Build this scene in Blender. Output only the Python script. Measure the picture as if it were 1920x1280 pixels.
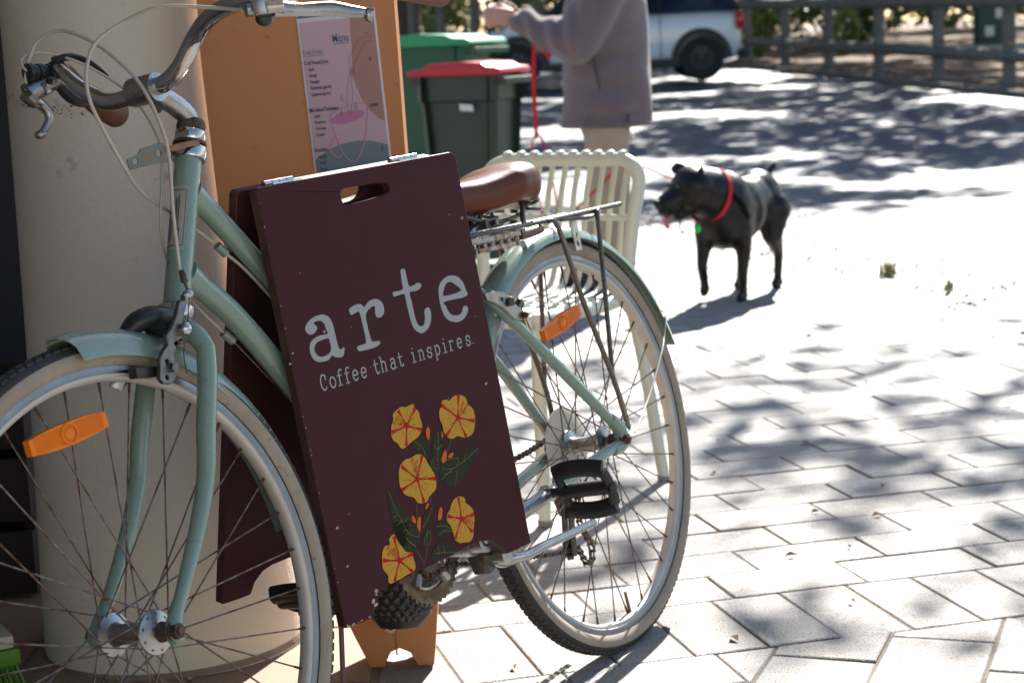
import bpy, bmesh, math, random, json
import numpy as np
from mathutils import Vector, Matrix, Quaternion
from mathutils.geometry import tessellate_polygon
random.seed(7); rng=np.random.default_rng(7)
for o_ in list(bpy.data.objects): bpy.data.objects.remove(o_)
SC=bpy.context.scene; COL=SC.collection
# ------------------------------------------------ camera, sky, sun, exposure
PITCH,ROLL,CAMH=0.15514916,-0.0434965,1.01003
cF=Vector((0,math.cos(PITCH),-math.sin(PITCH))); cU0=Vector((0,math.sin(PITCH),math.cos(PITCH))); cX=Vector((1,0,0))
cR=math.cos(ROLL)*cX+math.sin(ROLL)*cU0; cU=-math.sin(ROLL)*cX+math.cos(ROLL)*cU0
cd=bpy.data.cameras.new('camera'); cam=bpy.data.objects.new('camera',cd); COL.objects.link(cam)
M=Matrix((cR,cU,-cF)).transposed().to_4x4(); M.translation=Vector((0,0,CAMH)); cam.matrix_world=M
cd.sensor_width=36; cd.lens=3626.33/1920*36; cd.clip_start=.05; cd.clip_end=2000
cd.dof.use_dof=True; cd.dof.focus_distance=2.58; cd.dof.aperture_fstop=8.5
SC.camera=cam
SUN_AZ,SUN_EL=math.radians(17),math.radians(36.5)
W=bpy.data.worlds.new('World'); SC.world=W; W.use_nodes=True
nt=W.node_tree; bg=nt.nodes['Background']; sk=nt.nodes.new('ShaderNodeTexSky'); sk.sky_type='NISHITA'; sk.sun_disc=False
sk.sun_elevation=SUN_EL; sk.sun_rotation=SUN_AZ; sk.air_density=1.0; sk.dust_density=.6; sk.ozone_density=1.2
nt.links.new(sk.outputs[0],bg.inputs[0]); bg.inputs[1].default_value=.07
sd=bpy.data.lights.new('sun','SUN'); sd.energy=5.0; sd.angle=math.radians(.53); sd.color=(1,.95,.87)
sun=bpy.data.objects.new('sun',sd); COL.objects.link(sun)
sdir=Vector((math.sin(SUN_AZ)*math.cos(SUN_EL),math.cos(SUN_AZ)*math.cos(SUN_EL),math.sin(SUN_EL)))
sun.rotation_euler=sdir.to_track_quat('Z','Y').to_euler(); sun.location=(6,18,14)
SC.view_settings.view_transform='Standard'; SC.view_settings.look='None'; SC.view_settings.gamma=1; SC.view_settings.exposure=1.6
SC.view_settings.use_curve_mapping=False
# ------------------------------------------------ materials
MATS={}
def mat(name,col,rough=.6,metal=0.,col2=None,scale=8.,bump=0.,bscale=None,mix=.5,contrast=.25,col3=None,s3=60.,t3=.68,coat=0.,rvar=.0,objvar=0.,spec=None,trans=0.,detail=5.,stretch=None,sheen=0.,subs=0.,emit=None,alpha=None):
    if name in MATS: return MATS[name]
    m=bpy.data.materials.new(name); m.use_nodes=True; t=m.node_tree; p=t.nodes['Principled BSDF']; N=t.nodes.new; Lk=t.links.new
    p.inputs['Base Color'].default_value=(*col,1); p.inputs['Roughness'].default_value=rough; p.inputs['Metallic'].default_value=metal
    if spec is not None: p.inputs['Specular IOR Level'].default_value=spec
    if coat: p.inputs['Coat Weight'].default_value=coat; p.inputs['Coat Roughness'].default_value=.12
    if trans: p.inputs['Transmission Weight'].default_value=trans
    if sheen: p.inputs['Sheen Weight'].default_value=sheen
    if subs: p.inputs['Subsurface Weight'].default_value=subs; p.inputs['Subsurface Radius'].default_value=(.02,.01,.006)
    tc=N('ShaderNodeTexCoord'); mp=N('ShaderNodeMapping'); Lk(tc.outputs['Object'],mp.inputs[0])
    if stretch: mp.inputs['Scale'].default_value=stretch
    v=mp.outputs[0]
    cur=None
    def noise(s,d=detail,r=.55):
        n=N('ShaderNodeTexNoise'); n.inputs['Scale'].default_value=s; n.inputs['Detail'].default_value=d; n.inputs['Roughness'].default_value=r; Lk(v,n.inputs['Vector']); return n.outputs['Fac']
    def ramp(f,a,b):
        r=N('ShaderNodeMapRange'); r.inputs['From Min'].default_value=a; r.inputs['From Max'].default_value=b; Lk(f,r.inputs['Value']); return r.outputs[0]
    def mixc(f,a,b):
        x=N('ShaderNodeMix'); x.data_type='RGBA'; Lk(f,x.inputs['Factor'])
        for q,i in ((a,6),(b,7)):
            if isinstance(q,tuple): x.inputs[i].default_value=(*q,1)
            else: Lk(q,x.inputs[i])
        return x.outputs[2]
    cur=col
    if col2:
        f=ramp(noise(scale),mix-contrast,mix+contrast); cur=mixc(f,col,col2)
    if col3:
        f3=ramp(noise(s3,6.),t3-.03,t3+.05); cur=mixc(f3,cur,col3)
    if objvar:
        oi=N('ShaderNodeObjectInfo'); hs=N('ShaderNodeHueSaturation'); r=ramp(oi.outputs['Random'],0,1); mr=r.node
        mr.inputs['To Min'].default_value=1-objvar; mr.inputs['To Max'].default_value=1+objvar; Lk(r,hs.inputs['Value'])
        if isinstance(cur,tuple): hs.inputs['Color'].default_value=(*cur,1)
        else: Lk(cur,hs.inputs['Color'])
        cur=hs.outputs[0]
    if not isinstance(cur,tuple): Lk(cur,p.inputs['Base Color'])
    if rvar:
        r=ramp(noise(scale*3),.3,.7); r.node.inputs['To Min'].default_value=max(rough-rvar,.02); r.node.inputs['To Max'].default_value=rough+rvar; Lk(r,p.inputs['Roughness'])
    if bump:
        b=N('ShaderNodeBump'); b.inputs['Strength'].default_value=1; b.inputs['Distance'].default_value=bump; Lk(noise(bscale or scale*6,6.),b.inputs['Height']); Lk(b.outputs[0],p.inputs['Normal'])
    MATS[name]=m; return m
GREEN=mat('sage_green_paint',(.20,.29,.24),.28,0,(.175,.262,.22),5,.0003,40,coat=.5,col3=(.13,.08,.05),s3=75,t3=.70,rvar=.10)
GREENR=mat('sage_green_paint_rusty',(.20,.285,.235),.30,0,(.165,.24,.20),14,.0004,60,coat=.4,col3=(.22,.10,.035),s3=40,t3=.70,rvar=.12)
CHROME=mat('chrome',(.62,.62,.63),.12,1,(.45,.43,.41),18,0,col3=(.22,.14,.10),s3=120,t3=.72,rvar=.07)
ALU=mat('dull_aluminium',(.50,.50,.49),.34,1,(.30,.29,.28),25,.0002,150,rvar=.12)
RIM=mat('rim_aluminium',(.25,.27,.31),.36,1,(.19,.20,.23),14,.0002,120,rvar=.1)
RIMIN=mat('rim_inner_grey',(.55,.53,.49),.5,.25,(.43,.41,.38),18,.0003,80)
def translucent(m,fac,col):
    t=m.node_tree; p=t.nodes['Principled BSDF']; o=t.nodes['Material Output']; a=t.nodes.new('ShaderNodeBsdfTranslucent'); a.inputs[0].default_value=(*col,1); x=t.nodes.new('ShaderNodeMixShader'); x.inputs[0].default_value=fac; t.links.new(p.outputs[0],x.inputs[1]); t.links.new(a.outputs[0],x.inputs[2]); t.links.new(x.outputs[0],o.inputs[0])
STEELD=mat('dark_steel',(.09,.10,.10),.3,.7,(.16,.13,.10),30,.0003,120,rvar=.12,col3=(.22,.10,.05),s3=60,t3=.66)
RUST=mat('rusty_steel',(.06,.027,.017),.7,.2,(.12,.08,.06),60,.0005,200,contrast=.12)
SPOKE=mat('weathered_spoke_steel',(.20,.19,.185),.45,.8,(.12,.045,.02),14,0,contrast=.08,mix=.5)
CHAINM=mat('oily_chain_steel',(.06,.045,.035),.42,.8,(.16,.10,.07),80,.0004,200,contrast=.15)
BLACKP=mat('black_plastic',(.014,.015,.017),.38,0,(.022,.022,.024),30,.0003,160)
TYRE=mat('black_tyre_rubber',(.022,.022,.024),.75,0,(.045,.042,.04),20,.0006,120)
WHITEW=mat('cream_tyre_sidewall',(.34,.29,.225),.75,0,(.25,.205,.155),30,.0005,250,col3=(.12,.09,.07),s3=110,t3=.66)
CABLE=mat('cream_cable_housing',(.52,.49,.43),.4,0,(.42,.38,.31),25,0)
LEATH=mat('brown_leather',(.13,.036,.012),.38,0,(.10,.026,.009),9,.0003,300,spec=.35,rvar=.08)
GRIPB=mat('worn_brown_grip',(.14,.055,.035),.6,0,(.20,.085,.055),20,.0005,150)
MAROON=mat('maroon_board_paint',(.066,.0215,.026),.42,0,(.050,.0165,.020),2.5,.00015,220,rvar=.06,col3=(.11,.06,.055),s3=230,t3=.76,spec=.06)
MAREDGE=mat('maroon_board_edge',(.045,.016,.018),.5,0,(.09,.04,.03),30,.0003,150)
CHIP=mat('bare_chipped_wood',(.50,.40,.30),.8,0,(.38,.28,.20),80)
LETTER=mat('pale_grey_lettering',(.31,.335,.325),.5,0,(.29,.315,.305),20)
YEL=mat('flower_yellow',(.52,.30,.040),.6,0,(.46,.25,.03),60,spec=.1)
REDP=mat('flower_red',(.40,.016,.02),.6,spec=.1)
LEAFP=mat('printed_leaf_dark',(.030,.031,.019),.6,0,(.036,.035,.022),50,spec=.08)
VEINP=mat('printed_vein_green',(.20,.19,.05),.6,spec=.1)
STEMP=mat('printed_stem',(.03,.012,.016),.5)
BUDP=mat('printed_bud_orange',(.60,.15,.02),.6,spec=.1)
REFL=mat('orange_reflector',(.95,.26,.008),.3,0,(.85,.19,.005),30,.0,spec=.3)
ORANGE=mat('orange_plastic',(.46,.22,.10),.45,0,(.44,.165,.055),1.6,.0005,90,spec=.3,col3=(.30,.10,.04),s3=40,t3=.70)
translucent(ORANGE,.15,(.85,.62,.42)); translucent(REFL,.15,(1,.45,.04))
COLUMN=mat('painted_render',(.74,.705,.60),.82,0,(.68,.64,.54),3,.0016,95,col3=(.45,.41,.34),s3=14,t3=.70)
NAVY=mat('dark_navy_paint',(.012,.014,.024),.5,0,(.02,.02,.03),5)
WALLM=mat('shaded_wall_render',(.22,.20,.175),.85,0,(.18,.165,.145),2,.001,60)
TAN=mat('tan_floor_tile',(.30,.20,.13),.55,0,(.24,.16,.10),6,.0004,80,objvar=.06)
PAVER=mat('grey_concrete_paver',(.32,.302,.280),.6,0,(.235,.222,.205),8,.0028,230,col3=(.12,.11,.10),s3=190,t3=.585,objvar=.13,rvar=.08)
JOINT=mat('sandy_joint',(.27,.215,.155),.95,0,(.17,.14,.11),40,.002,120)
ASPH=mat('worn_asphalt',(.088,.102,.132),.55,0,(.064,.076,.102),1.2,.003,160,col3=(.26,.25,.23),s3=130,t3=.62)
LITTER=mat('leaf_litter_ground',(.22,.13,.075),.95,0,(.10,.075,.05),3,.02,20,col3=(.42,.32,.22),s3=14,t3=.62)
CHAIRM=mat('pale_sage_powder_coat',(.60,.63,.53),.42,0,(.56,.59,.49),14,.0002,120)
BINBODY=mat('dark_green_bin_plastic',(.022,.038,.027),.42,0,(.028,.045,.032),6,.0004,60)
BING=mat('bright_green_lid',(.01,.32,.12),.33,0,(.01,.28,.10),6)
BINGB=mat('mid_green_bin_body',(.012,.075,.035),.45,0,(.015,.09,.04),6)
BINR=mat('red_lid',(.50,.012,.03),.32,0,(.43,.01,.025),6)
FLEECE=mat('mauve_fleece',(.20,.152,.158),.95,0,(.155,.118,.124),12,.004,260,sheen=.4)
TROUS=mat('beige_trousers',(.48,.38,.28),.85,0,(.42,.33,.24),10,.002,120)
SKIN=mat('skin',(.56,.31,.23),.5,0,(.50,.26,.19),20,subs=.1)
HAIR=mat('grey_hair',(.22,.19,.17),.6,0,(.14,.12,.11),30,.003,80)
SHOE=mat('dark_shoe',(.03,.03,.035),.6)
DOGM=mat('black_dog_coat',(.007,.006,.0055),.33,0,(.012,.009,.008),7,.0010,220,spec=.34,rvar=.08)
TONGUE=mat('pink_tongue',(.55,.16,.17),.35)
REDST=mat('red_strap',(.62,.012,.03),.8,0,(.55,.012,.025),40,.0004,200)
CARP=mat('white_car_paint',(.72,.75,.78),.16,0,coat=1.)
CARB=mat('black_car_trim',(.012,.012,.013),.5)
GLASSD=mat('dark_car_glass',(.01,.016,.04),.06,0,coat=.6)
LAMP=mat('red_tail_lamp',(.5,.01,.012),.15,0,coat=.6)
LOG=mat('weathered_log',(.20,.19,.175),.8,0,(.13,.12,.11),4,.003,50,col3=(.30,.28,.26),s3=30,t3=.62,stretch=(1,1,1))
BARK=mat('bark',(.12,.09,.07),.9,0,(.06,.045,.035),8,.02,25)
LEAF=mat('tree_leaf',(.06,.085,.028),.5,0,(.095,.12,.035),1.5,objvar=.1)
LEAFY=mat('bright_strappy_leaf',(.28,.33,.05),.45,0,(.16,.22,.04),5)
LEAFD=mat('shrub_leaf',(.05,.08,.02),.5,0,(.13,.17,.04),2)
BASKET=mat('black_woven_plastic',(.016,.017,.018),.3,0,(.03,.03,.032),40,.001,120)
WHITEP=mat('white_plastic',(.7,.7,.68),.4)
BRUSHG=mat('lime_green_plastic',(.09,.24,.02),.5)
BROWNB=mat('dark_brown_box',(.03,.016,.013),.7)
# ------------------------------------------------ geometry helpers
def cat(pts,n=8,closed=False):
    P=[Vector(p) for p in pts]; out=[]; m=len(P)
    if m<3 and not closed: return P
    for i in range(m if closed else m-1):
        if closed: a,b,c,d=P[i-1],P[i],P[(i+1)%m],P[(i+2)%m]
        else: a,b,c,d=P[max(i-1,0)],P[i],P[i+1],P[min(i+2,m-1)]
        for k in range(n):
            t=k/n; out.append(.5*((2*b)+(c-a)*t+(2*a-5*b+4*c-d)*t*t+(3*b-a-3*c+d)*t**3))
    if not closed: out.append(P[-1])
    return out
def lerpl(vals,n):
    vals=list(vals); return [vals[min(int(t),len(vals)-2)]*(1-(t-min(int(t),len(vals)-2)))+vals[min(int(t),len(vals)-2)+1]*(t-min(int(t),len(vals)-2)) for t in [i*(len(vals)-1)/(n-1) for i in range(n)]]
class G:
    def __init__(s): s.v=[]; s.f=[]
    def add(s,v,f):
        o=len(s.v); s.v+= [tuple(x) for x in v]; s.f+=[tuple(i+o for i in q) for q in f]; return s
    def tube(s,pts,r,seg=10,caps=True,flat=None,sm=0,roll=0.):
        P=[Vector(p) for p in pts]
        if sm: P=cat(P,sm)
        n=len(P); R=lerpl(r,n) if isinstance(r,(list,tuple)) else [r]*n
        T=[(P[min(i+1,n-1)]-P[max(i-1,0)]).normalized() for i in range(n)]
        u=T[0].cross(Vector((0,0,1)) if abs(T[0].z)<.9 else Vector((0,1,0))).normalized()
        if roll: u=Quaternion(T[0],roll)@u
        V=[];F=[]
        for i in range(n):
            if i: u=(u-T[i]*u.dot(T[i])).normalized()
            w=T[i].cross(u); fu,fw=(1,1) if not flat else flat
            for k in range(seg):
                a=2*math.pi*k/seg; V.append(P[i]+u*math.cos(a)*R[i]*fu+w*math.sin(a)*R[i]*fw)
        for i in range(n-1):
            for k in range(seg): F.append((i*seg+k,i*seg+(k+1)%seg,(i+1)*seg+(k+1)%seg,(i+1)*seg+k))
        if caps: F.append(tuple(range(seg-1,-1,-1))); F.append(tuple((n-1)*seg+k for k in range(seg)))
        return s.add(V,F)
    def box(s,c,sz,rot=None,ch=0.):
        c=Vector(c); R=rot if rot is not None else Matrix.Identity(3)
        bm=bmesh.new(); bmesh.ops.create_cube(bm,size=1)
        for v in bm.verts: v.co=Vector((v.co.x*sz[0],v.co.y*sz[1],v.co.z*sz[2]))
        if ch: bmesh.ops.bevel(bm,geom=bm.edges[:],offset=ch,segments=2,profile=.7,affect='EDGES')
        V=[c+R@v.co for v in bm.verts]; bm.verts.index_update(); F=[[q.index for q in f.verts] for f in bm.faces]; bm.free(); return s.add(V,F)
    def ball(s,c,r,seg=12,rot=None):
        if not isinstance(r,(tuple,list)): r=(r,r,r)
        bm=bmesh.new(); bmesh.ops.create_uvsphere(bm,u_segments=seg,v_segments=max(seg//2,4),radius=1)
        R=rot if rot is not None else Matrix.Identity(3)
        V=[Vector(c)+R@Vector((v.co.x*r[0],v.co.y*r[1],v.co.z*r[2])) for v in bm.verts]; bm.verts.index_update(); F=[[q.index for q in f.verts] for f in bm.faces]; bm.free(); return s.add(V,F)
    def lathe(s,prof,c=(0,0,0),axis=(0,0,1),seg=24,a0=0,a1=2*math.pi,ref=None,closed=False):
        # prof: (radius, offset along axis)
        ax=Vector(axis).normalized(); u=Vector(ref) if ref else (ax.cross(Vector((0,0,1))) if abs(ax.z)<.9 else ax.cross(Vector((0,1,0)))); u=(u-ax*u.dot(ax)).normalized(); w=ax.cross(u); c=Vector(c)
        full=abs(a1-a0-2*math.pi)<1e-6; n=seg if full else seg+1; m=len(prof); V=[];F=[]
        for i in range(n):
            a=a0+(a1-a0)*i/seg; d=u*math.cos(a)+w*math.sin(a)
            for r,l in prof: V.append(c+d*r+ax*l)
        for i in range(seg):
            j=(i+1)%n
            for k in range(m if closed else m-1): F.append((i*m+k,j*m+k,j*m+(k+1)%m,i*m+(k+1)%m))
        if not full and closed: F.append(tuple(range(m))); F.append(tuple((n-1)*m+k for k in range(m-1,-1,-1)))
        return s.add(V,F)
    def prism(s,poly,z0,z1,holes=(),bev=0.,xf=None):
        # polygon in xy extruded z0..z1; xf maps a Vector
        loops=[[Vector((p[0],p[1],0)) for p in poly]]+[[Vector((p[0],p[1],0)) for p in h] for h in holes]
        tri=tessellate_polygon(loops); allp=[p for l in loops for p in l]; n=len(allp)
        V=[Vector((p.x,p.y,z0)) for p in allp]+[Vector((p.x,p.y,z1)) for p in allp]
        F=[tuple(reversed(t)) for t in tri]+[tuple(i+n for i in t) for t in tri]
        o=0
        for l in loops:
            k=len(l)
            for i in range(k): F.append((o+i,o+(i+1)%k,n+o+(i+1)%k,n+o+i))
            o+=k
        if xf: V=[xf(v) for v in V]
        return s.add(V,F)
    def ribbon(s,pts,w,z=0.,xf=None,sm=4,cap=True):
        P=[Vector((p[0],p[1],0)) for p in pts]
        if sm and len(P)>2: P=cat(P,sm)
        n=len(P); R=lerpl(w,n) if isinstance(w,(list,tuple)) else [w]*n; V=[];F=[]
        for i in range(n):
            t=(P[min(i+1,n-1)]-P[max(i-1,0)]).normalized(); q=Vector((-t.y,t.x,0))*R[i]/2; V+= [P[i]+q+Vector((0,0,z)),P[i]-q+Vector((0,0,z))]
        for i in range(n-1): F.append((2*i,2*i+1,2*i+3,2*i+2))
        if xf: V=[xf(v) for v in V]
        return s.add(V,F)
    def disc(s,c,r,z=0,n=14,xf=None):
        V=[Vector((c[0]+r*math.cos(2*math.pi*k/n),c[1]+r*math.sin(2*math.pi*k/n),z)) for k in range(n)]
        if xf: V=[xf(v) for v in V]
        return s.add(V,[tuple(range(n))])
    def mesh(s,name,m,smooth=True,fix=True):
        me=bpy.data.meshes.new(name); me.from_pydata([tuple(v) for v in s.v],[],s.f)
        for x in (m if isinstance(m,(list,tuple)) else [m]): me.materials.append(x)
        if fix:
            bm=bmesh.new(); bm.from_mesh(me); bmesh.ops.recalc_face_normals(bm,faces=bm.faces[:]); bm.to_mesh(me); bm.free()
        if smooth: me.polygons.foreach_set('use_smooth',[True]*len(me.polygons)); smooth_by_angle(me)
        me.update(); return me
    def build(s,name,m,parent=None,smooth=True,mods=None,fix=True,**kw):
        ob=bpy.data.objects.new(name,s.mesh(name,m,smooth,fix)); COL.objects.link(ob)
        if parent: ob.parent=parent
        tagp(ob,**kw)
        return ob
def smooth_by_angle(me,ang=38):
    bm=bmesh.new(); bm.from_mesh(me); lim=math.radians(ang)
    for e in bm.edges:
        if len(e.link_faces)==2 and e.calc_face_angle(0)>lim: e.smooth=False
    bm.to_mesh(me); bm.free()
def tagp(o,label=None,category=None,group=None,kind=None):
    for k,v in (('label',label),('category',category),('group',group),('kind',kind)):
        if v: o[k]=v
    return o
def empty(name,loc=(0,0,0),mw=None,parent=None,**kw):
    o=bpy.data.objects.new(name,None); COL.objects.link(o); o.empty_display_size=.1
    if mw is not None: o.matrix_world=mw
    else: o.location=loc
    if parent: o.parent=parent
    tagp(o,**kw); return o
def link(name,me,parent,loc=(0,0,0),rot=None,**kw):
    o=bpy.data.objects.new(name,me); COL.objects.link(o); o.parent=parent; o.location=loc
    if rot is not None: o.rotation_euler=rot
    tagp(o,**kw); return o
def remeshed(g,vox,smooth=4,fac=.6):
    me=bpy.data.meshes.new('tmp'); me.from_pydata(g.v,[],g.f); o=bpy.data.objects.new('tmp',me); COL.objects.link(o)
    a=o.modifiers.new('r','REMESH'); a.mode='VOXEL'; a.voxel_size=vox
    if smooth: b=o.modifiers.new('s','SMOOTH'); b.iterations=smooth; b.factor=fac
    dg=bpy.context.evaluated_depsgraph_get(); me2=bpy.data.meshes.new_from_object(o.evaluated_get(dg)); bpy.data.objects.remove(o); bpy.data.meshes.remove(me)
    return me2
def mobj(name,me,m,parent=None,**kw):
    me.materials.clear(); me.materials.append(m); me.polygons.foreach_set('use_smooth',[True]*len(me.polygons))
    o=bpy.data.objects.new(name,me); COL.objects.link(o)
    if parent: o.parent=parent
    tagp(o,**kw); return o
def capsule(g,p0,p1,r0,r1,seg=14):
    g.tube([p0,p1],[r0,r1],seg); g.ball(p0,r0*.999,seg); g.ball(p1,r1*.999,seg)
def chain(g,pts,rs,seg=14):
    for i in range(len(pts)-1): capsule(g,pts[i],pts[i+1],rs[i],rs[i+1],seg)
def noise2(x,y,seed=0):
    # smooth value noise on numpy arrays
    xi=np.floor(x).astype(np.int64); yi=np.floor(y).astype(np.int64); fx=x-xi; fy=y-yi; fx=fx*fx*(3-2*fx); fy=fy*fy*(3-2*fy)
    def h(a,b):
        n=(a*374761393+b*668265263+seed*974711)&0x7fffffff; n=((n^(n>>13))*1274126177)&0x7fffffff; return (n^(n>>16))%65536/65536.
    return (h(xi,yi)*(1-fx)+h(xi+1,yi)*fx)*(1-fy)+(h(xi,yi+1)*(1-fx)+h(xi+1,yi+1)*fx)*fy
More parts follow.
